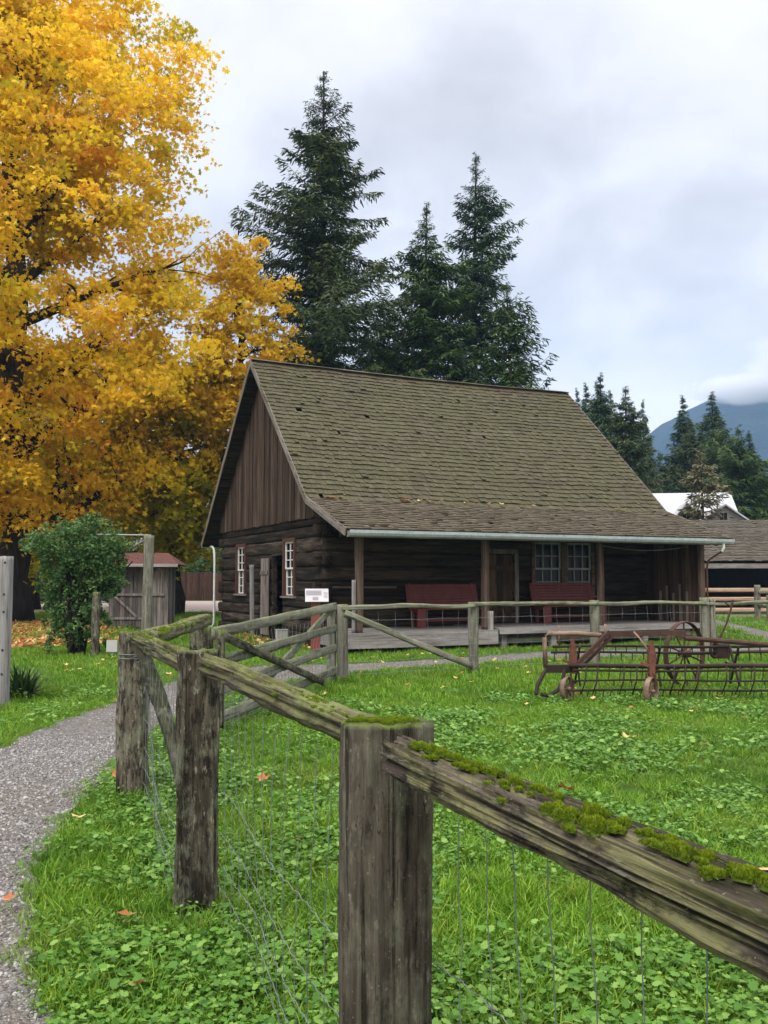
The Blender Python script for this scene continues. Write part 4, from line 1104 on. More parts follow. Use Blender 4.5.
b = MB(); b.tube([(2.20, 12.4, .44), (2.12, 12.3, .36), (2.03, 12.25, .22), (2.0, 12.2, .10)], .028, 7)
b.tube([(2.40, 12.3, .42), (2.36, 12.25, .27), (2.28, 12.2, .15), (2.16, 12.15, .09), (2.05, 12.1, .11)], .026, 7); b.box(2.16, 2.50, 12.3, 12.42, .37, .47); rkb('end_shoe', b, M['darkrust'])

# ================================================================== OPEN SHED (right)
sd_ = root('open_shed', (10, 43, 0), 0, 'long low open fronted shed with brown shake roof beyond the gravel strip', 'shed')
si = inv(sd_)
b = MB(); sl = Vector((0, 5.2, 2.25))
slope_shakes(b, (8.5, 42.6, 2.48), (1, 0, 0), sl, (0, -sl.z, sl.y), 22, sl.length, .2, (.14, .34), .035, 2.2)
sl2 = Vector((0, -5.2, 2.25)); slope_shakes(b, (30.5, 53.0, 2.48), (-1, 0, 0), sl2, (0, sl2.z, -sl2.y), 22, sl2.length, .4, (.5, .9), .03)
b.build('roof', M['shake3'], sd_, mw=si)
b = MB(); b.box(8.5, 30.5, 42.6, 42.75, 2.14, 2.36); b.build('eave_beam', M['trim'], sd_, mw=si)
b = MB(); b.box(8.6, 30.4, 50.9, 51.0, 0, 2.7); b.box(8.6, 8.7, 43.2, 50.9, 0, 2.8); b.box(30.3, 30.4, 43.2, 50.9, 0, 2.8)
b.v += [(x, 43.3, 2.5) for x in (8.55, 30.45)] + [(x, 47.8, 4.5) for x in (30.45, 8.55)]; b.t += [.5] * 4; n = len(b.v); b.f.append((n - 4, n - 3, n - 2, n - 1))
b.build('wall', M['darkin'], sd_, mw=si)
for x in (10.6, 14.85, 19.1, 23.4, 27.6):
    beam('post', (x, 42.95, 0), (x, 42.95, 2.2), .22, .22, M['grey'] if x != 14.85 else M['farpost'], sd_, ring=12, seg=10)
for z in (1.12, .70, .20):
    beam('rail', (9.0, 42.75, z), (19.0, 42.75, z + .02), .06, .19, M['peach'], sd_, ring=10, power=8, rough=.004)
    beam('rail', (19.2, 42.75, z), (29.0, 42.75, z), .06, .19, M['peach'], sd_, ring=10, power=8, rough=.004)
beam('rail_brace', (14.75, 42.68, .2), (14.75, 42.68, 1.4), .24, .08, M['peach'], sd_, ring=10)

# ================================================================== WHITE HOUSE far behind
wh = root('white_house', (xd(686, 58), 58, 0), R(-8), 'white roofed house half hidden behind the shed and conifers', 'house')
b = MB(); b.box(-5.5, 4.5, -3, 5, 0, 6.2); b.build('wall', M['white_wall'], wh)
def gable_roof(b, x0, x1, y0, y1, ze, zr, th=.12, axis='x', ov=.4):
    if axis == 'x':
        ym = (y0 + y1) / 2
        for s in (-1, 1):
            ye = ym + s * ((y1 - y0) / 2 + ov); zz = ze - ov * (zr - ze) / ((y1 - y0) / 2)
            vs = [(x, y, z + t) for x in (x0 - ov, x1 + ov) for (y, z) in ((ye, zz), (ym, zr)) for t in (0, th)]
            b.add(vs, [(0, 1, 3, 2), (4, 6, 7, 5), (0, 4, 5, 1), (2, 3, 7, 6), (0, 2, 6, 4), (1, 5, 7, 3)])
    else:
        xm = (x0 + x1) / 2
        for s in (-1, 1):
            xe = xm + s * ((x1 - x0) / 2 + ov); zz = ze - ov * (zr - ze) / ((x1 - x0) / 2)
            vs = [(x, y, z + t) for y in (y0 - ov, y1) for (x, z) in ((xe, zz), (xm, zr)) for t in (0, th)]
            b.add(vs, [(0, 1, 3, 2), (4, 6, 7, 5), (0, 4, 5, 1), (2, 3, 7, 6), (0, 2, 6, 4), (1, 5, 7, 3)])
b = MB(); gable_roof(b, -5.5, 4.5, -3, 5, 6.25, 8.85); gable_roof(b, -1.7, .1, -4.4, 1, 6.9, 7.7, axis='y'); gable_roof(b, .9, 4.6, -5.0, 1, 6.5, 7.5, axis='y')
for x in np.arange(-5.6, 4.8, .6):
    b.box(x, x + .03, -3.3, -3.28, 6, 6.1)
b.build('roof', M['white_metal'], wh)
b = MB()
for x0, x1, y0, ze, zr in ((-1.7, .1, -4.2, 6.9, 7.65), (.9, 4.6, -4.8, 6.5, 7.45)):
    xm = (x0 + x1) / 2; b.add([(x0, y0, 3), (x1, y0, 3), (x1, y0, ze), (xm, y0, zr), (x0, y0, ze)], [(0, 1, 2, 3, 4)]); b.box(x0, x1, y0 + .02, -2.9, 3, ze)
b.build('gable', M['white_wall'], wh)
for x, y, z in ((-1.15, -4.26, 6.15), (2.3, -4.86, 6.1), (-4.2, -3.04, 5.2), (-2.9, -3.04, 5.2)):
    f = MB(); f.box(x - .06, x + .76, y, y + .05, z - .06, z + .96); fo = f.build('window', M['white'], wh)
    g = MB(); g.box(x, x + .33, y - .03, y, z, z + .9); g.box(x + .37, x + .70, y - .03, y, z, z + .9); g.build('pane', M['glass'], fo)

wh.scale = (.60, .70, .80)
# ================================================================== LEFT SIDE
# plank post at the frame edge
beam_root = root('plank_post', (-4.88, 11.7, 0), 0, 'tall weathered grey plank post at the left edge of the photo', 'post')
beam('plank', (-4.88, 11.7, -.05), (-4.88, 11.7, 1.90), .28, .13, M['grey'], beam_root, power=12, rough=.004, ring=40, seg=40)
b = MB()
for z in (1.82, 1.42, 1.2, .72, .42): b.tube([(-4.80, 11.625, z), (-4.80, 11.635, z)], .014, 8)
b.each('bolt', M['darkrust'], beam_root, mw=inv(beam_root))
# arbor
ar = root('arbor', (-5.05, 19.6, 0), 0, 'tall slim weathered arbor post with thin crossbar beside the climbing shrub', 'arbor')
beam('post', (-5.05, 19.6, -.05), (-5.03, 19.6, 2.55), .20, .18, M['farpost'], ar, ring=24, rough=.012, power=3)
beam('post', (-6.03, 19.3, -.05), (-6.03, 19.3, 1.35), .15, .15, M['post'], ar, ring=20, rough=.012)
beam('crossbar', (-6.1, 19.45, 2.56), (-4.98, 19.6, 2.55), .05, .035, M['deck'], ar, ring=10, rough=.003)
beam('crossbar', (-5.9, 20.1, 2.1), (-5.0, 19.6, 2.50), .05, .05, M['deck'], ar, ring=10, rough=.003)
b = MB(); b.box(-.11, .11, -.02, .02, .12, .36, .5, Matrix.Translation((-5.62, 19.1, 0))); b.box(-.015, .015, -.015, .015, 0, .14, .5, Matrix.Translation((-5.62, 19.13, 0)))
o = b.build('small_sign', M['white_wall']); tag(o, 'small blank pale board low beside the arbor post', 'sign')
# small shed
ss = root('garden_shed', (-8.05, 30.5, 0), R(4), 'small weathered plank shed with low faded red roof behind the arbor', 'shed')
b = MB(); x = -1.0
while x < .85:
    w = random.uniform(.10, .16); b.box(x, min(x + w - .008, .85), -.02 + random.uniform(-.006, .006), .03, .04, 2.02 + random.uniform(-.03, .0), random.random()); x += w
y = 0
while y < 1.5: b.box(.82, .86, y, y + .14, .04, 2.02, random.random()); b.box(-1.04, -1.0, y, y + .14, .04, 2.02, random.random()); y += .15
b.box(-1.0, .85, 1.5, 1.54, 0, 2.1)
b.build('wall', M['greyZ'], ss)
b = MB()
for (x0, x1, z0, z1, y0) in ((-1.0, .85, 1.08, 1.16, -.07), (.80, .90, 0, 2.05, -.07), (.12, .2, 0, 2.0, -.07), (-.96, .10, .30, .38, -.06)): b.box(x0, x1, y0, y0 + .045, z0, z1, .8)
b.bar((-.85, -.075, 1.08), (-.1, -.075, .38), .04, .08, .8)
b.each('ledge', M['greyZ'], ss)
b = MB(); b.box(.28, .7, -.05, -.02, 1.1, 1.9, .95); b.box(.3, .34, -.09, -.05, 1.15, 1.95, .9); b.build('hatch', M['greyZ'], ss)
b = MB(); b.add([(-1.25, -.45, 2.12), (1.25, -.45, 2.12), (.75, .75, 2.52), (-.85, .75, 2.52), (-1.25, -.45, 2.08), (1.25, -.45, 2.08), (.75, .75, 2.48), (-.85, .75, 2.48), (-1.25, 1.95, 2.1), (1.25, 1.95, 2.1)], [(0, 1, 2, 3), (4, 7, 6, 5), (0, 4, 5, 1), (3, 2, 9, 8), (0, 3, 8), (1, 9, 2)])
b.build('roof', M['redroof'], ss)
b = MB(); b.box(-1.26, 1.26, -.48, -.452, 2.03, 2.13, .8); b.build('fascia', M['deck'], ss)
# brown board fence far left of the house
bf = root('board_fence', (-12, 72, 0), 0, 'reddish brown board fence across the dusty road', 'fence')
b = MB(); x = -34
while x < -6: b.box(x, x + .19, 72 + random.uniform(-.01, .01), 72.04, 0, 2.2 + random.uniform(-.03, .03), random.random()); x += .2
b.build('boards', M['brownfence'], bf, mw=inv(bf))
# shrub on the arbor
def shrub(name, loc, label, cat, lobes, n, size, mat, stems, seed, group=None, ragged=0, T=OVAL_T, FT=OVAL_F):
    rng = np.random.default_rng(seed); t = root(name, loc, 0, label, cat, group)
    for _ in range(ragged):
        L0 = lobes[rng.integers(0, 8)]; d_ = rng.normal(0, 1, 3); d_ /= np.linalg.norm(d_); lobes = lobes + [(L0[0] + d_[0] * L0[3], L0[1] + d_[1] * L0[4], L0[2] + d_[2] * L0[5] * 1.05, *(rng.uniform(.09, .26, 3)))]
    if stems:
        b = MB()
        for (x0, y0, x1, y1, z1, r) in stems:
            pts = [(x0 + (x1 - x0) * f ** 1.5 + rng.normal(0, .03), y0 + (y1 - y0) * f + rng.normal(0, .03), z1 * f) for f in np.linspace(0, 1, 7)]
            b.tube(pts, [r * (1 - .6 * f) for f in np.linspace(0, 1, 7)], 6)
        b.build('stems', M['bark'], t, True)
    P = []; Tn = []
    tot = sum(a * bb * c for _, _, _, a, bb, c in lobes)
    for (x, y, z, a, bb, c) in lobes:
        m = int(n * a * bb * c / tot); nc = max(5, m // 40); cc = rng.normal(0, 1, (nc, 3)); cc /= np.linalg.norm(cc, axis=1)[:, None]; cc *= rng.uniform(.45, 1.0, (nc, 1)) ** .6
        id_ = rng.integers(0, nc, m); q = cc[id_] + rng.normal(0, .13, (m, 3))
        P.append(q * np.array([a, bb, c]) + np.array([x, y, z])); Tn.append(np.clip(rng.uniform(.2, .8, nc)[id_] + rng.normal(0, .15, m), 0, 1))
    P = np.concatenate(P); Tn = np.concatenate(Tn); k = P[:, 2] > .02; P, Tn = P[k], Tn[k]
    leaves_mesh('foliage', P, size * rng.uniform(.7, 1.3, len(P)), Tn, T, FT, M[mat], t, .8, rng)
    return t
SBX, SBY = xd(78, 19.6), 19.7
shrub('climbing_shrub', (SBX, SBY, 0), 'dense dark green small leaved shrub climbing over the arbor', 'shrub',
      [(.05, 0, 2.40, .95, .6, .50), (-.62, 0, 2.38, .62, .4, .34), (.45, 0, 1.95, .45, .5, .6), (-.1, .1, 1.75, .5, .5, .6), (-.45, .2, 1.45, .35, .4, .55), (.75, 0, 1.85, .3, .35, .4), (.15, .1, 1.15, .35, .4, .5), (.0, .1, 2.65, .5, .3, .22), (-.35, .1, .95, .3, .35, .5), (.5, .0, 1.2, .25, .3, .5), (-.15, .1, .5, .35, .3, .35), (.55, .0, .5, .2, .25, .35), (-.75, .1, 1.7, .2, .3, .5), (-.6, .1, 1.0, .22, .25, .45), (.1, -.1, .75, .45, .3, .5), (-.85, 0, 2.5, .3, .25, .2), (.8, 0, 2.45, .35, .3, .25), (-.45, 0, .35, .25, .25, .3)],
      20000, .070, 'bush', [(-.05 + random.gauss(0, .1), random.gauss(0, .08), random.gauss(0, .45), random.gauss(0, .3), 2.0, .035) for _ in range(22)] + [(.42, 0, .45, 0, 2.1, .06), (-.05, 0, -.2, .1, 2.2, .07)], 5, ragged=60)
# sword leaved clump
def blade_clump(name, loc, label, n, L, seed):
    rng = np.random.default_rng(seed); t = root(name, loc, 0, label, 'plant'); V = []; Fc = []; Tn = []
    for i in range(n):
        az = rng.uniform(0, 6.283); ln = L * rng.uniform(.6, 1.15); w = rng.uniform(.010, .018); x0, y0 = rng.normal(0, .06, 2); tl = rng.uniform(.15, .95); tt = rng.random(); k0 = len(V)
        for j in range(6):
            f = j / 5; r = ln * (math.sin(tl) * f + .38 * tl * f * f); z = ln * (math.cos(tl) * f - .45 * tl * f * f); ww = w * (1 - f ** 2.2) + .001
            cx, cy = math.cos(az), math.sin(az)
            V += [(x0 + cx * r - cy * ww, y0 + cy * r + cx * ww, max(.01, z)), (x0 + cx * r + cy * ww, y0 + cy * r - cx * ww, max(.01, z))]; Tn += [tt, tt]
        Fc += [(k0 + 2 * j, k0 + 2 * j + 1, k0 + 2 * j + 3, k0 + 2 * j + 2) for j in range(5)]
    np_obj('foliage', np.array(V), [np.array(Fc)], np.array(Tn), M['iris'], t)
blade_clump('leafy_clump', (xd(27, 12.6), 12.6, 0), 'clump of dark arching strap leaves at the foot of the grey plank post', 240, .55, 3)
# bushes beyond
shrub('garden_bush', (-10.6, 78, 0), 'bright green feathery bush showing over the brown board fence', 'shrub', [(-3, 0, 2.2, 2.2, 1.5, 2.4), (-.3, 0, 2.4, 2.0, 1.5, 2.8), (-6, 0, 2.2, 2.4, 1.5, 2.2)], 9000, .28, 'bushg', [(0, 0, 0, 0, 2, .1)], 8)
shrub('garden_bush', (-27, 66, 0), 'wide dark bush beyond the small shed', 'shrub', [(-9, 0, 1.6, 4, 2, 2.0), (-3, 0, 1.8, 3, 2, 2.1), (2, 0, 1.6, 3.2, 2, 1.9), (7, 0, 1.6, 3.2, 2, 1.9)], 14000, .30, 'bush', [(0, 0, 0, 0, 2, .1)], 9)

# ================================================================== TREES
maple('maple_tree', (-13.9, 34.5, 0), 26.5, .62, 7.8, 3.0, 1500, 98, .215, M['maple'], 'huge golden yellow maple filling the left of the photo', 4, shape=lambda c: not (c[0] > 6.1 and 11.8 < c[2] < 18.0), mixt=(.52, .23))
maple('maple_tree', (-6.35, 39.5, 0), 17.2, .28, 2.3, 4.5, 230, 74, .22, M['maple2'], 'smaller bright yellow maple peeking beside the roof ridge', 12, mixt=(.6, .18), nl=22)
maple('maple_tree', (-9.2, 41, 0), 11.5, .25, 3.8, 2.6, 420, 60, .28, M['maple3'], 'low olive yellow maple behind the log gable', 21, mixt=(.45, .22), nl=22)
maple('maple_tree', (-19, 50, 0), 14, .3, 6, 1.5, 420, 55, .34, M['maple3'], 'dull olive gold maple deep behind the huge maple trunk', 31, mixt=(.35, .2), nl=22)

GC = 'conifers behind the log house'
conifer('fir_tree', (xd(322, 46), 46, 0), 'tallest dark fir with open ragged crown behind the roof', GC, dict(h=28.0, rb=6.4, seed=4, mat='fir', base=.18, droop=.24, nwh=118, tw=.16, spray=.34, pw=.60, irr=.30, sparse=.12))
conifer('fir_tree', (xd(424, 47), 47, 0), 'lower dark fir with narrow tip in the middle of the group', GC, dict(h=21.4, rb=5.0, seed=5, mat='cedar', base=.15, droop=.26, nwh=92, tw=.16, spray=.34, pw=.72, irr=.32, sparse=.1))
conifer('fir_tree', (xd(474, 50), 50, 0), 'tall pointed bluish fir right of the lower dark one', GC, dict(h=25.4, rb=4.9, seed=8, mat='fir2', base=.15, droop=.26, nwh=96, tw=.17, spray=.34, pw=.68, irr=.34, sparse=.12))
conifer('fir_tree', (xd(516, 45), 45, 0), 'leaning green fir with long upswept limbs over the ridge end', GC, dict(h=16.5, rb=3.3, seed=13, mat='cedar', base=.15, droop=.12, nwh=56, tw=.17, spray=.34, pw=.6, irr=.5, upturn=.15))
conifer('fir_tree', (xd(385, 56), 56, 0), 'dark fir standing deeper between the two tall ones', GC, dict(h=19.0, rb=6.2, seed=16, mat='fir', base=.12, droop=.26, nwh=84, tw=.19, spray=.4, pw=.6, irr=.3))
GR = 'conifers right of the log house'
a1 = conifer('spruce_tree', (xd(604, 66), 66, 0), 'dark spruce just right of the ridge end', GR, dict(h=16.6, rb=2.6, seed=23, mat='fir2', base=.1, droop=.2, nwh=80, tw=.17, spray=.34, pw=.80, irr=.3, sparse=.05))
a2 = conifer('spruce_tree', (xd(628, 62), 62, 0), 'broad dark green spruce above the roof slope end', GR, dict(h=14.8, rb=3.6, seed=29, mat='fir', base=.08, droop=.22, nwh=76, tw=.17, spray=.34, pw=.75, irr=.3, sparse=.05))
a3 = conifer('spruce_tree', (xd(741, 64), 64, 0), 'nearest dense dark spruce at the right behind the shed roof', GR, dict(h=12.4, rb=4.0, seed=31, mat='cedar', base=.05, droop=.26, nwh=56, tw=.15, spray=.36, pw=.66, irr=.34))
d1 = conifer('spruce_tree', (xd(704, 54), 54, 0), 'thin browning spruce standing before the white house', GR, dict(h=9.3, rb=2.0, seed=37, mat='deadfir', base=.15, droop=.1, nwh=34, tw=.2, spray=.36, pw=.6, sparse=.25, irr=.3))
cps = [(a1, 579, 68, 15.9, .75, 'slender spruce at the far left of the row'), (a2, 600, 78, 18.6, .9, 'blue green spruce in the second row behind the ridge end'), (a1, 646, 70, 15.4, .72, 'thin topped spruce beside the mountain edge'),
       (a2, 662, 76, 12.0, 1.1, 'low wide spruce under the mountain edge'), (a1, 686, 82, 18.2, 1.1, 'dark pointed spruce left above the white roof'), (a2, 702, 90, 17.0, 1.0, 'mid green spruce between the two pointed ones'),
       (a1, 716, 84, 18.9, 1.35, 'tall forked looking spruce above the white roof'), (a2, 672, 95, 14.5, 1.2, 'hazy spruce low behind the white roof'), (a2, 728, 92, 14.5, 1.1, 'spruce behind the nearest dense dark spruce'),
       (a1, 568, 90, 14, 1.3, 'far spruce hidden mostly by the roof slope'), (a3, 622, 90, 13.0, 1.2, 'bushy cedar low behind the roof slope'), (a3, 650, 92, 11.0, 1.3, 'bushy cedar low left of the white roof'),
       (a1, 637, 84, 17.6, .8, 'spruce with thin spire second from the mountain edge'), (a3, 800, 80, 12.0, 1.3, 'cedar beyond the right edge of the photo'), (a2, 590, 60, 12.5, .8, 'short spruce close behind the ridge end'),
       (a1, 588, 74, 17.6, .95, 'dark spruce squeezed between the two first in the row'), (a2, 613, 72, 16.6, .85, 'spruce filling the gap right of the first dark one'), (a1, 634, 76, 15.2, .95, 'dim spruce between the broad one and the mountain edge'),
       (a3, 664, 88, 12.6, 1.2, 'full rounded cedar low before the mountain foot'), (a2, 694, 72, 14.2, 1.0, 'green spruce close behind the browning one'), (a3, 722, 74, 14.6, .95, 'full cedar tall behind the white roof end'),
       (a1, 752, 86, 15.6, 1.2, 'far spruce at the right edge above the nearest dense one'), (a3, 764, 72, 10.5, 1.0, 'low cedar at the right edge over the shed roof')]
H0 = {a1: 16.6, a2: 14.8, a3: 12.4}
for i, (src, px, d, h, ws, lab) in enumerate(cps):
    k = h / H0[src]; copy_thing(src, (xd(px, d), d, 0), i * 1.7, (k * ws, k * ws, k), lab)
d2 = copy_thing(d1, (xd(651, 74), 74, 0), 2, (.7, .7, 1.5), 'pale bare topped larch standing against the mountain')
for i, (px, d, h) in enumerate(((-40, 90, 22), (60, 95, 20), (130, 100, 18), (190, 105, 15), (240, 95, 15), (300, 90, 14), (440, 95, 15), (520, 95, 14))):
    k = h / 14.8; copy_thing(a2, (xd(px, d), d, 0), i * 2.1, (k * 1.3, k * 1.3, k), ['far dark spruce behind the big maple trunk', 'far dark spruce behind the arbor shrub', 'far dark spruce behind the small shed', 'far dark spruce above the brown fence', 'far spruce hidden behind the gable', 'far spruce low under the tallest fir', 'far spruce low under the lower fir', 'far spruce low under the leaning fir'][i])

# ================================================================== MOUNTAIN
def mtn(name, x0, x1, y0, y1, hf, nx, ny, mat, label):
    X = np.linspace(x0, x1, nx); Y = np.linspace(y0, y1, ny); V = np.array([(x, y, hf(x, y)) for y in Y for x in X])
    idx = np.arange(nx * ny).reshape(ny, nx); Fc = np.stack([idx[:-1, :-1], idx[:-1, 1:], idx[1:, 1:], idx[1:, :-1]], -1).reshape(-1, 4)
    o = np_obj(name, V, [Fc], np.full(len(V), .5), mat, smooth=True); tag(o, label, kind='structure'); return o
MS = .56
k = NT('haze_blue_forest'); w = k.world()
c = k.mix(k.ramp(k.noise(w, .018, 8, .7), [(.4, 0.0), (.62, 1.0)]), (.005, .018, .026), (.018, .045, .048)); M['mtn'] = k.end(k.bsdf(c, .95, k.bump(k.noise(w, .03, 8, .75), 1, 25), spec=.05))  # forest colour shifted to blue, distant haze painted in besides the air volume
def hf1(x, y):
    # ridge elevation profile by direction, ridge line near y=2600
    x /= MS; y /= MS
    a = x / 2600; z = np.interp(a, [-.5, -.1, .1, .2, .28, .30, .335, .37, .43, .52, .7, 1.1], [20, 60, 130, 250, 390, 440, 500, 540, 580, 640, 760, 800])
    f = math.exp(-((y - 2600) / 620) ** 2); n = mnoise.fractal(Vector((x * .0022, y * .0022, 1.3)), 1, 2, 6)
    rv = abs(mnoise.noise(Vector((x * .004 + 3, y * .0012, 7))))
    return MS * max(-5, (z * f + 30 * n * f - 90 * rv * f * (1 - f * .6)))
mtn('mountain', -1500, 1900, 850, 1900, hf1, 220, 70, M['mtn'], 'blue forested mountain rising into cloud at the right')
k = NT('nearer_hill_forest'); w = k.world()
c = k.mix(k.ramp(k.noise(w, .06, 8, .7), [(.4, 0.0), (.62, 1.0)]), (.03, .055, .02), (.13, .12, .04)); M['hill'] = k.end(k.bsdf(c, .95, k.bump(k.noise(w, .1, 8, .75), 1, 8), spec=.05))
def hf2(x, y):
    a = x / 700; z = np.interp(a, [-1.2, -.3, .1, .36, .41, .46, .6, .9], [6, 6, 6, 14, 40, 85, 150, 200]); f = math.exp(-((y - 700) / 160) ** 2)
    return z * f + 5 * mnoise.fractal(Vector((x * .012, y * .012, 5)), 1, 2, 5) * f - 2
mtn('hill', -900, 900, 480, 1000, hf2, 150, 40, M['hill'], 'low wooded yellow green hill at the right edge')

# ================================================================== AIR AND CLOUD
HAZE = True
if HAZE:
    b = MB(); b.box(-1700, 2100, -80, 2100, -1, 520); hz = b.build('haze', None); hz.data.materials.clear()
    m = bpy.data.materials.new('pale_air'); m.use_nodes = True; nt = m.node_tree; nt.nodes.clear()
    o_ = nt.nodes.new('ShaderNodeOutputMaterial'); pv = nt.nodes.new('ShaderNodeVolumePrincipled'); nt.links.new(pv.outputs[0], o_.inputs['Volume'])
    pv.inputs['Density'].default_value = .00030; pv.inputs['Color'].default_value = (.43, .66, 1, 1); pv.inputs['Anisotropy'].default_value = .0
    hz.data.materials.append(m); tag(hz, 'thin bluish air over the valley', kind='stuff')

MIST = True
if MIST:
    b = MB(); b.box(320, 900, 980, 1200, 200, 420); mi = b.build('mist', None); mi.data.materials.clear()
    k = NT('drifting_mist'); w = k.world(); sp = k.n('ShaderNodeSeparateXYZ'); k.put(sp.inputs[0], w)
    n = k.noise(k.mapping(w, (1, 1, 1.5)), .011, 5, .6)
    def axis(i, c, r): return k.math('POWER', k.math('DIVIDE', k.math('SUBTRACT', sp.outputs[i], c), r), 2.0)
    def blob(c, r):
        q = k.math('ADD', k.math('ADD', axis(0, c[0], r[0]), axis(1, c[1], r[1])), axis(2, c[2], r[2])); return k.math('SUBTRACT', 1.0, q, clamp=True)
    bl = k.math('MAXIMUM', blob((600, 1090, 262), (210, 95, 62)), blob((440, 1090, 232), (85, 80, 22)))
    dn = k.math('MULTIPLY', k.math('SUBTRACT', k.math('ADD', n, k.math('MULTIPLY', bl, .55)), .64), .15, clamp=True)
    dn = k.math('MULTIPLY', dn, k.math('GREATER_THAN', bl, .001))
    pv = k.n('ShaderNodeVolumePrincipled'); k.put(pv.inputs['Density'], dn); pv.inputs['Color'].default_value = (.97, .98, 1, 1)
    k.t.links.new(pv.outputs[0], k.out.inputs['Volume']); mi.data.materials.append(k.m); tag(mi, 'bank of pale mist lying on the mountain side', kind='stuff')

# ================================================================== WORLD, SUN, CAMERA
W = bpy.data.worlds.new('World'); scene.world = W; W.use_nodes = True
nt = W.node_tree; nt.nodes.clear()
SUN_EL, SUN_AZ = R(48), R(205)     # azimuth clockwise from +Y : behind and slightly left of the camera
wo = nt.nodes.new('ShaderNodeOutputWorld')
sky = nt.nodes.new('ShaderNodeTexSky'); sky.sky_type = 'NISHITA'; sky.sun_disc = False
sky.sun_elevation = SUN_EL; sky.sun_rotation = SUN_AZ
bg1 = nt.nodes.new('ShaderNodeBackground'); bg1.inputs[1].default_value = .10; nt.links.new(sky.outputs[0], bg1.inputs[0])
class WN(NT):
    def __init__(s, t): s.t = t
k = WN(nt)
tc = k.n('ShaderNodeTexCoord'); sp = k.n('ShaderNodeSeparateXYZ'); k.put(sp.inputs[0], tc.outputs['Generated'])
zc = k.math('MAXIMUM', sp.outputs[2], 0.0)
dv = k.math('ADD', zc, .42)
cb = k.n('ShaderNodeCombineXYZ'); k.put(cb.inputs[0], k.math('DIVIDE', sp.outputs[0], dv)); k.put(cb.inputs[1], k.math('DIVIDE', sp.outputs[1], dv)); cb.inputs[2].default_value = 2.3
n1 = k.noise(cb.outputs[0], 2.1, 7, .50, .25); n2 = k.noise(cb.outputs[0], 6.5, 6, .55, .4)
nf = k.math('ADD', k.math('MULTIPLY', n1, .75), k.math('MULTIPLY', n2, .25))
cl = k.ramp(nf, [(.34, (.48, .455, .46)), (.42, (.57, .545, .555)), (.49, (.68, .652, .662)), (.60, (.78, .75, .757))])
gr = k.ramp(zc, [(0, 1.16), (.25, 1.0), (.56, .98), (.72, 2.3), (1, 3.7)])
vm = k.n('ShaderNodeVectorMath', operation='MULTIPLY'); k.put(vm.inputs[0], cl); k.put(vm.inputs[1], gr)
bg2 = k.n('ShaderNodeBackground'); k.put(bg2.inputs[0], vm.outputs[0]); bg2.inputs[1].default_value = 1.06
ms = k.n('ShaderNodeMixShader'); ms.inputs[0].default_value = .94
nt.links.new(bg1.outputs[0], ms.inputs[1]); nt.links.new(bg2.outputs[0], ms.inputs[2]); nt.links.new(ms.outputs[0], wo.inputs[0])
W.cycles.sampling_method = 'MANUAL'; W.cycles.sample_map_resolution = 256
sl = bpy.data.lights.new('sun', 'SUN'); sl.energy = 1.5; sl.angle = R(24); sl.color = (1, .96, .9)
so = link(bpy.data.objects.new('sun', sl)); 
sdir = Vector((math.sin(SUN_AZ) * math.cos(SUN_EL), math.cos(SUN_AZ) * math.cos(SUN_EL), math.sin(SUN_EL)))
so.rotation_euler = sdir.to_track_quat('Z', 'Y').to_euler()
cam = bpy.data.cameras.new('camera'); co = link(bpy.data.objects.new('camera', cam)); scene.camera = co
co.location = (0, 0, CAMH); co.rotation_euler = (math.pi / 2 + .074, 0, 0)
cam.sensor_fit = 'VERTICAL'; cam.sensor_height = 24; cam.lens = 24 * F / 1024; cam.clip_start = .05; cam.clip_end = 12000
vs = scene.view_settings; vs.view_transform = 'Standard'; vs.look = 'None'; vs.exposure = .6; vs.gamma = 1; vs.use_curve_mapping = False
scene.cycles.max_bounces = 6; scene.cycles.diffuse_bounces = 3; scene.cycles.transmission_bounces = 3; scene.cycles.volume_bounces = 2
scene.cycles.use_denoising = True

# ================================================================== GRASS, GROUND COVER, LEAVES
def in_house(x, y):
    dx, dy = x - HX, y - HY; u = dx * ca + dy * sa; w = -dx * sa + dy * ca
    return ((u > .15) & (u < 10.7) & (w > .45) & (w < 11.6)), u, w
def blade_proto(name, n, rad, L, w, seed, lean=.45):
    rng = np.random.default_rng(seed); V = []; Q = []; T3 = []; Tn = []
    for i in range(n):
        r = rad * math.sqrt(rng.random()); a = rng.uniform(0, 6.283); x0, y0 = r * math.cos(a), r * math.sin(a)
        az = rng.uniform(0, 6.283); ln = L * rng.uniform(.45, 1.2); tl = abs(rng.normal(0, lean)) + .08; ww = w * rng.uniform(.7, 1.3); tt = np.clip(rng.normal(.5, .22), 0, 1); k0 = len(V)
        cx, cy = math.cos(az), math.sin(az); wz = rng.uniform(0, 6.283); wx, wy = math.cos(wz), math.sin(wz)
        for j, (f, q) in enumerate(((0, 1), (.45, .85), (.8, .5))):
            rr = ln * (math.sin(tl) * f + .25 * f * f); z = ln * (math.cos(tl) * f - .1 * f * f * tl)
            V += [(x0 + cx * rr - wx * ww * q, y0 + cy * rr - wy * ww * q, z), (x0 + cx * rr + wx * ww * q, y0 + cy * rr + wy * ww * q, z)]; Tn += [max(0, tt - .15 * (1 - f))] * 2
        rr = ln * (math.sin(tl) + .25); V.append((x0 + cx * rr, y0 + cy * rr, ln * (math.cos(tl) - .1 * tl))); Tn.append(min(1, tt + .1))
        Q += [(k0, k0 + 1, k0 + 3, k0 + 2), (k0 + 2, k0 + 3, k0 + 5, k0 + 4)]; T3.append((k0 + 4, k0 + 5, k0 + 6))
    o = np_obj(name, np.array(V), [np.array(Q), np.array(T3)], np.array(Tn), M['blade']); return o
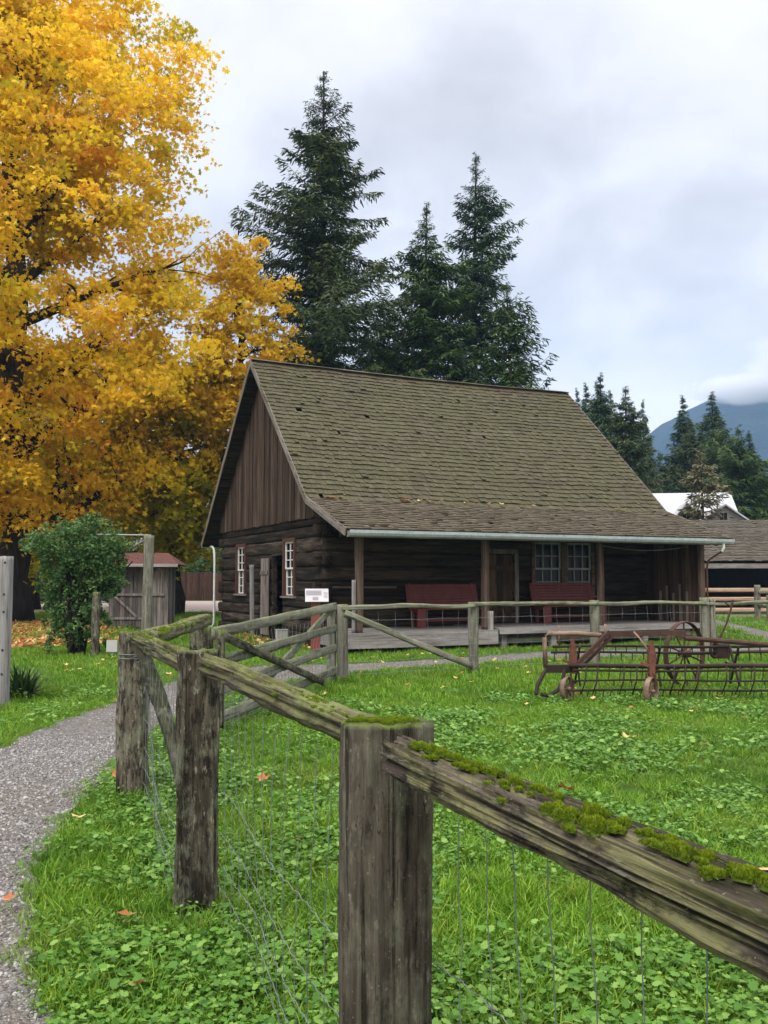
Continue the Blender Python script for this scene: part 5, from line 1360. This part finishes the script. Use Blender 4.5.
gpro = proto_collection('grass_tufts', [blade_proto('tuft_short', 46, .085, .060, .0022, 1), blade_proto('tuft_mid', 44, .09, .080, .0024, 2), blade_proto('tuft_long', 34, .07, .125, .0026, 3, .35), blade_proto('tuft_flat', 46, .1, .055, .0026, 4, .7)])
gfar = proto_collection('grass_far_tufts', [blade_proto('far_tuft_low', 40, .17, .075, .005, 5), blade_proto('far_tuft_tall', 36, .16, .095, .0055, 6), blade_proto('far_tuft_flat', 40, .19, .065, .0055, 7, .7)])
LOBE_T = []
def lobed_leaf():
    pts = [(0, 0)]; out = []
    for i in range(15):
        a = -2.6 + 5.2 * i / 14; r = .5 * (1 if i % 2 == 0 else .80) * (1 - .12 * abs(a)); out.append((r * math.sin(a), r * math.cos(a) + .12))
    V = [(0, 0, 0)] + [(x, y, .10 * (x * x + y * y) ** .5 - .1 * y) for x, y in out]
    Fc = [(0, i, i + 1) for i in range(1, 15)]
    return np.array(V), np.array(Fc)
LT, LF = lobed_leaf()
def weed_proto(name, n, rad, size, seed, hmax=.09):
    rng = np.random.default_rng(seed); r = rad * np.sqrt(rng.random(n)); a = rng.uniform(0, 6.283, n)
    P = np.stack([r * np.cos(a), r * np.sin(a), hmax * (1 - .6 * (r / rad) ** 2) * rng.uniform(.55, 1.1, n)], 1); yaw = rng.uniform(0, 6.283, n); tl = rng.normal(0, .28, (n, 2))
    tn = np.clip(rng.normal(.5, .24, n), 0, 1)
    o = leaves_mesh(name, P, size * rng.uniform(.6, 1.3, n), tn, LT, LF, M['weed'], None, .32, rng)
    return o
wpro = proto_collection('ground_cover', [weed_proto('cover_small', 34, .15, .027, 1, .065), weed_proto('cover_mid', 28, .15, .033, 2, .075), weed_proto('cover_large', 22, .16, .042, 3, .09)])

def field(n, x0, x1, y0, y1):
    return RNG.uniform(x0, x1, n), RNG.uniform(y0, y1, n)
def nz(x, y, s, o=0): return np.array([mnoise.noise(Vector((a * s, b_ * s, o))) for a, b_ in zip(x, y)])
def lawn_points(dens, y0, y1, margin=.6):
    """points on the lawn in the wedge the photograph can see (plus a margin to the sides)"""
    xm = y1 * .46 + margin; n = int(dens * 2 * xm * (y1 - y0)); x, y = field(n, -xm, xm, y0, y1)
    k = np.abs(x) < y * .46 + margin; x, y = x[k], y[k]
    k = ~(inpoly(x, y, poly_A) | inpoly(x, y, poly_B)); x, y = x[k], y[k]
    h, u, w = in_house(x, y); k = ~h & ~((y > 44.5) & (x < -6.6)) & ~((y > 39) & (y < 43.5) & (x > 8)); return x[k], y[k]
def place(name, x, y, coll, npro, s0, s1, label, zs=(0.7, 1.3), tilt=.12, z=0, cat=None, scl=None):
    n = len(x); P = np.stack([x, y, np.full(n, float(z))], 1); rot = np.stack([RNG.normal(0, tilt, n), RNG.normal(0, tilt, n), RNG.uniform(0, 6.283, n)], 1)
    s = RNG.uniform(s0, s1, n) if scl is None else scl; sc = np.stack([s, s, s * RNG.uniform(*zs, n)], 1)
    return scatter(name, P, rot, sc, coll, label, nproto=npro)
# cover patches: where the photo shows broad leaves
def cover_mask(x, y):
    n = nz(x, y, .75, 3) + .5 * nz(x, y, 2.1, 8)
    bias = np.full(len(x), -.12)
    bias += .75 * np.exp(-(((x - 1.2) / 1.2) ** 2 + ((y - 3.5) / 1.3) ** 2))
    bias += .46 * np.exp(-(((x + .1) / .8) ** 2 + ((y - 5.8) / 1.5) ** 2))
    bias += .50 * np.exp(-(((x + .75) / .65) ** 2 + ((y - 3.6) / 1.5) ** 2))
    bias += .30 * np.exp(-(((x + 1.4) / .5) ** 2 + ((y - 5.6) / 1.3) ** 2))
    bias += .30 * np.exp(-(((x - 2.8) / 1.8) ** 2 + ((y - 6.5) / 1.6) ** 2))
    bias += .26 * np.exp(-(((x - 2.2) / 1.5) ** 2 + ((y - 9.2) / 1.2) ** 2))
    bias += .30 * np.exp(-(((x + .7) / .8) ** 2 + ((y - 8.2) / 1.6) ** 2))
    return n + bias
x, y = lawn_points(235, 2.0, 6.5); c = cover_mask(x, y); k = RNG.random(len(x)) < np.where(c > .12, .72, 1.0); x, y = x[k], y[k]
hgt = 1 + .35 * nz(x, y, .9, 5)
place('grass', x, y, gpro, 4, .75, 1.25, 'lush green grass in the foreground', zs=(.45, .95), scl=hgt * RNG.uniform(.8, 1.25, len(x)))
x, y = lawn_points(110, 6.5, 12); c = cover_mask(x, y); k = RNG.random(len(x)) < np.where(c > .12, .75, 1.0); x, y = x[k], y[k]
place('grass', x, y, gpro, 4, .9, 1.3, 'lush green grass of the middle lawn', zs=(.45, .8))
x, y = lawn_points(42, 12, 24); place('grass', x, y, gfar, 3, .75, 1.15, 'mown green grass of the far lawn')
x, y = lawn_points(9, 24, 62); place('grass', x, y, gfar, 3, 1.1, 1.9, 'distant green grass around the buildings')
# taller growth round post feet and fence line
P = []
for (px, py) in ((-.925, 4.52), (-1.85, 6.86), (0, 2.52), (-.66, 14.7), (1.56, 16.1), (3.97, 17.4), (6.5, 18.7), (-2.1, 10.45), (-4.88, 11.7), (sx, sy)):
    for _ in range(26): a = random.uniform(0, 6.283); r = random.uniform(.10, .24); P.append((px + r * math.cos(a), py + r * math.sin(a)))
P = np.array(P); place('grass', P[:, 0], P[:, 1], gpro, 4, .8, 1.15, 'longer grass round the feet of the posts')
x, y = lawn_points(165, 1.9, 7); c = cover_mask(x, y) + RNG.normal(0, .20, len(x)); k = c > .16; x, y = x[k], y[k]
place('ground_cover', x, y, wpro, 3, .7, 1.15, 'low broad leaved ground cover near the fence')
x, y = lawn_points(75, 7, 13); c = cover_mask(x, y) + RNG.normal(0, .20, len(x)); k = c > .16; x, y = x[k], y[k]
place('ground_cover', x, y, wpro, 3, .9, 1.5, 'low broad leaved ground cover farther out on the lawn')
# pebbles on the near path
def stone(name, seed):
    rng = np.random.default_rng(seed); b = MB(); vs = []; 
    for i in range(5):
        z = -1 + .5 * i; r = math.sqrt(max(0, 1 - z * z)) 
        for j in range(6): a = j * math.pi / 3 + rng.normal(0, .15); q = rng.uniform(.8, 1.15); vs.append((r * math.cos(a) * q, r * math.sin(a) * q * .8, z * .6 * q))
    fs = [(i * 6 + j, i * 6 + (j + 1) % 6, (i + 1) * 6 + (j + 1) % 6, (i + 1) * 6 + j) for i in range(4) for j in range(6)]
    b.add(vs, fs); return b.build(name, M['stone'])
spro = proto_collection('pebbles', [stone('pebble_round', 1), stone('pebble_flat', 2), stone('pebble_sharp', 3)])
x, y = field(60000, -4.2, -.8, 2.2, 9.5); k = inpoly(x, y, poly_A) & (np.abs(x) < y * .46 + .4); x, y = x[k], y[k]
place('gravel', x, y, spro, 3, .004, .010, 'loose grey gravel on the near path', z=.007, scl=RNG.gamma(2.2, .0022, len(x)) + .0025, tilt=.6)
x, y = field(26000, -3.9, 9, 9.5, 22); k = inpoly(x, y, poly_A); x, y = x[k], y[k]
place('gravel', x, y, spro, 3, .006, .013, 'loose grey gravel on the farther path', z=.007, tilt=.6)
# stray tufts creeping onto path edges
E_ = np.concatenate([R_edge, L_edge]); idx = RNG.integers(0, len(E_), 900); q = E_[idx] + RNG.normal(0, .07, (900, 2)); q = q[q[:, 1] > 1.8]
place('grass', q[:, 0], q[:, 1], gpro, 4, .4, .8, 'short grass creeping over the path edges')

# fallen leaves ------------------------------------------------------------
def leaf_obj(name, mat, seed, curl=.6):
    rng = np.random.default_rng(seed); T = MAPLE_T.copy(); T[[1, 3, 9, 11]] *= np.array([.84, .84, 1]); T[[2, 10]] *= np.array([1.25, 1.2, 1]); T[[4, 8]] *= np.array([1.25, 1, 1]); T[:, 2] = curl * (T[:, 0] ** 2 + (T[:, 1] - .1) ** 2) + rng.normal(0, .03, len(T))
    st = np.array([(-.012, -.18, .0), (.012, -.18, .0), (.008, -.55, .08), (-.008, -.55, .08)])
    V = np.concatenate([T, st]); n = len(T)
    Q = np.array([(n, n + 1, n + 2, n + 3)])
    return np_obj(name, V, [MAPLE_F, Q], rng.uniform(.2, .9, len(V)), M[mat])
lp = [leaf_obj('carpet_leaf_orange', 'dryleaf', 1), leaf_obj('carpet_leaf_rust', 'dryleaf', 2, .4), leaf_obj('carpet_leaf_gold', 'yleaf', 3)]
lpro = proto_collection('carpet_leaves', lp + [leaf_obj('carpet_leaf_brown', 'dryleaf', 4, .5), leaf_obj('carpet_leaf_red', 'dryleaf', 5, .3)])
x, y = field(15000, -18, -5.9, 19.5, 36); w_ = np.exp(-(np.maximum(0, x / y + .345) / .035) ** 2); k = (RNG.random(len(x)) < w_ * .85) & (y > 21 + .6 * (x + 9)); x, y = x[k], y[k]
place('leaf_carpet', x, y, lpro, 5, .13, .24, 'carpet of fallen orange leaves under the huge maple', z=.05, tilt=.35, zs=(.8, 1.2))
u = RNG.uniform(-1.6, 0.2, 420); w = RNG.uniform(2.5, 11.5, 420); k = RNG.random(420) < np.exp(u * 1.2); u, w = u[k], w[k]
place('leaf_carpet', HX + u * ca - w * sa, HY + u * sa + w * ca, lpro, 5, .12, .2, 'drift of fallen leaves along the foot of the gable wall', z=.05, tilt=.35)
soil_n = 0
leafs = []
def put_leaf(src, x, y, z, s, label, group=None, rx=0, ry=0):
    o = src.copy(); COL.objects.link(o); o.name = 'fallen_leaf'; o.location = (x, y, z); o.scale = (s,) * 3; o.rotation_euler = (rx, ry, random.uniform(0, 6.28)); tag(o, label, 'leaf', group); return o
lo, lr, ly = lp
sp_l = [((127, 932), lo, .085, 'orange brown fallen leaf in the grass left of the second post'), ((138, 1004), lo, .07, 'small orange fallen leaf low in the left foreground grass'), ((10, 914), lo, .07, 'orange leaf on the edge of the gravel path'), ((79, 829), ly, .09, 'pale yellow fallen leaf near the path edge'),
        ((264, 788), lo, .10, 'orange leaf lying behind the second post'), ((118, 786), lo, .12, 'orange leaf at the foot of the gate end post'), ((628, 745), ly, .14, 'lone yellow leaf on the middle lawn below the rake'), ((297, 852), lr, .08, 'small brown leaf in the ground cover between the two nearest posts'),
        ((566, 799), lo, .13, 'upright orange leaf just beyond the near rail'), ((704, 753), ly, .11, 'small yellow leaf on the lawn at the right')]
for (p, src, s, lab) in sp_l:
    x, y = gp(*p); put_leaf(src, x, y, .075, s * 1.15, lab, None, random.gauss(0, .3), random.gauss(0, .3))
cl_ = [(-.66 + 1.1, 14.0), (3.0, 15.6), (2.2, 17.9), (8.6, 27), (8.9, 28.2), (3.7, 11.6), (4.3, 11.0), (3.5, 12.9), (.9, 18.8), (-.9, 18.2), (-1.3, 17.0), (-5.2, 17.0), (-5.8, 16.2)]
for i in range(110):
    if i < 80: cx, cy = cl_[i % len(cl_)]; x, y = cx + random.gauss(0, .8), cy + random.gauss(0, .7)
    else: y = random.uniform(8, 22); x = random.uniform(-.3, .40) * y
    xa, ya = np.array([x]), np.array([y])
    if in_house(xa, ya)[0][0]: continue
    put_leaf(ly if random.random() < .72 else lo, x, y, .07 + (0 if not inpoly(xa, ya, poly_A)[0] else -.045), random.uniform(.065, .11), 'fallen yellow or orange maple leaf scattered on the lawn', 'fallen maple leaves on the lawn', random.gauss(0, .3), random.gauss(0, .3))
# leaves on the near rail and on the roof break
x, y, z = railpt(.955, .035, .058); o = put_leaf(ly, x, y, z, .035, 'pale fallen leaf resting on the mossy near rail', None, .3, .3)
for i in range(26):
    u = random.uniform(.1, 10.8) if i > 5 else random.uniform(.15, 1.0); lx, ly_ = HW(u, YB - random.uniform(.06, .16))
    put_leaf(lo if random.random() < .7 else ly, lx, ly_, ZB + .02, random.uniform(.09, .17), 'dry leaf caught on the fold of the log house roof', 'dry leaves on the roof fold', R(20), 0)
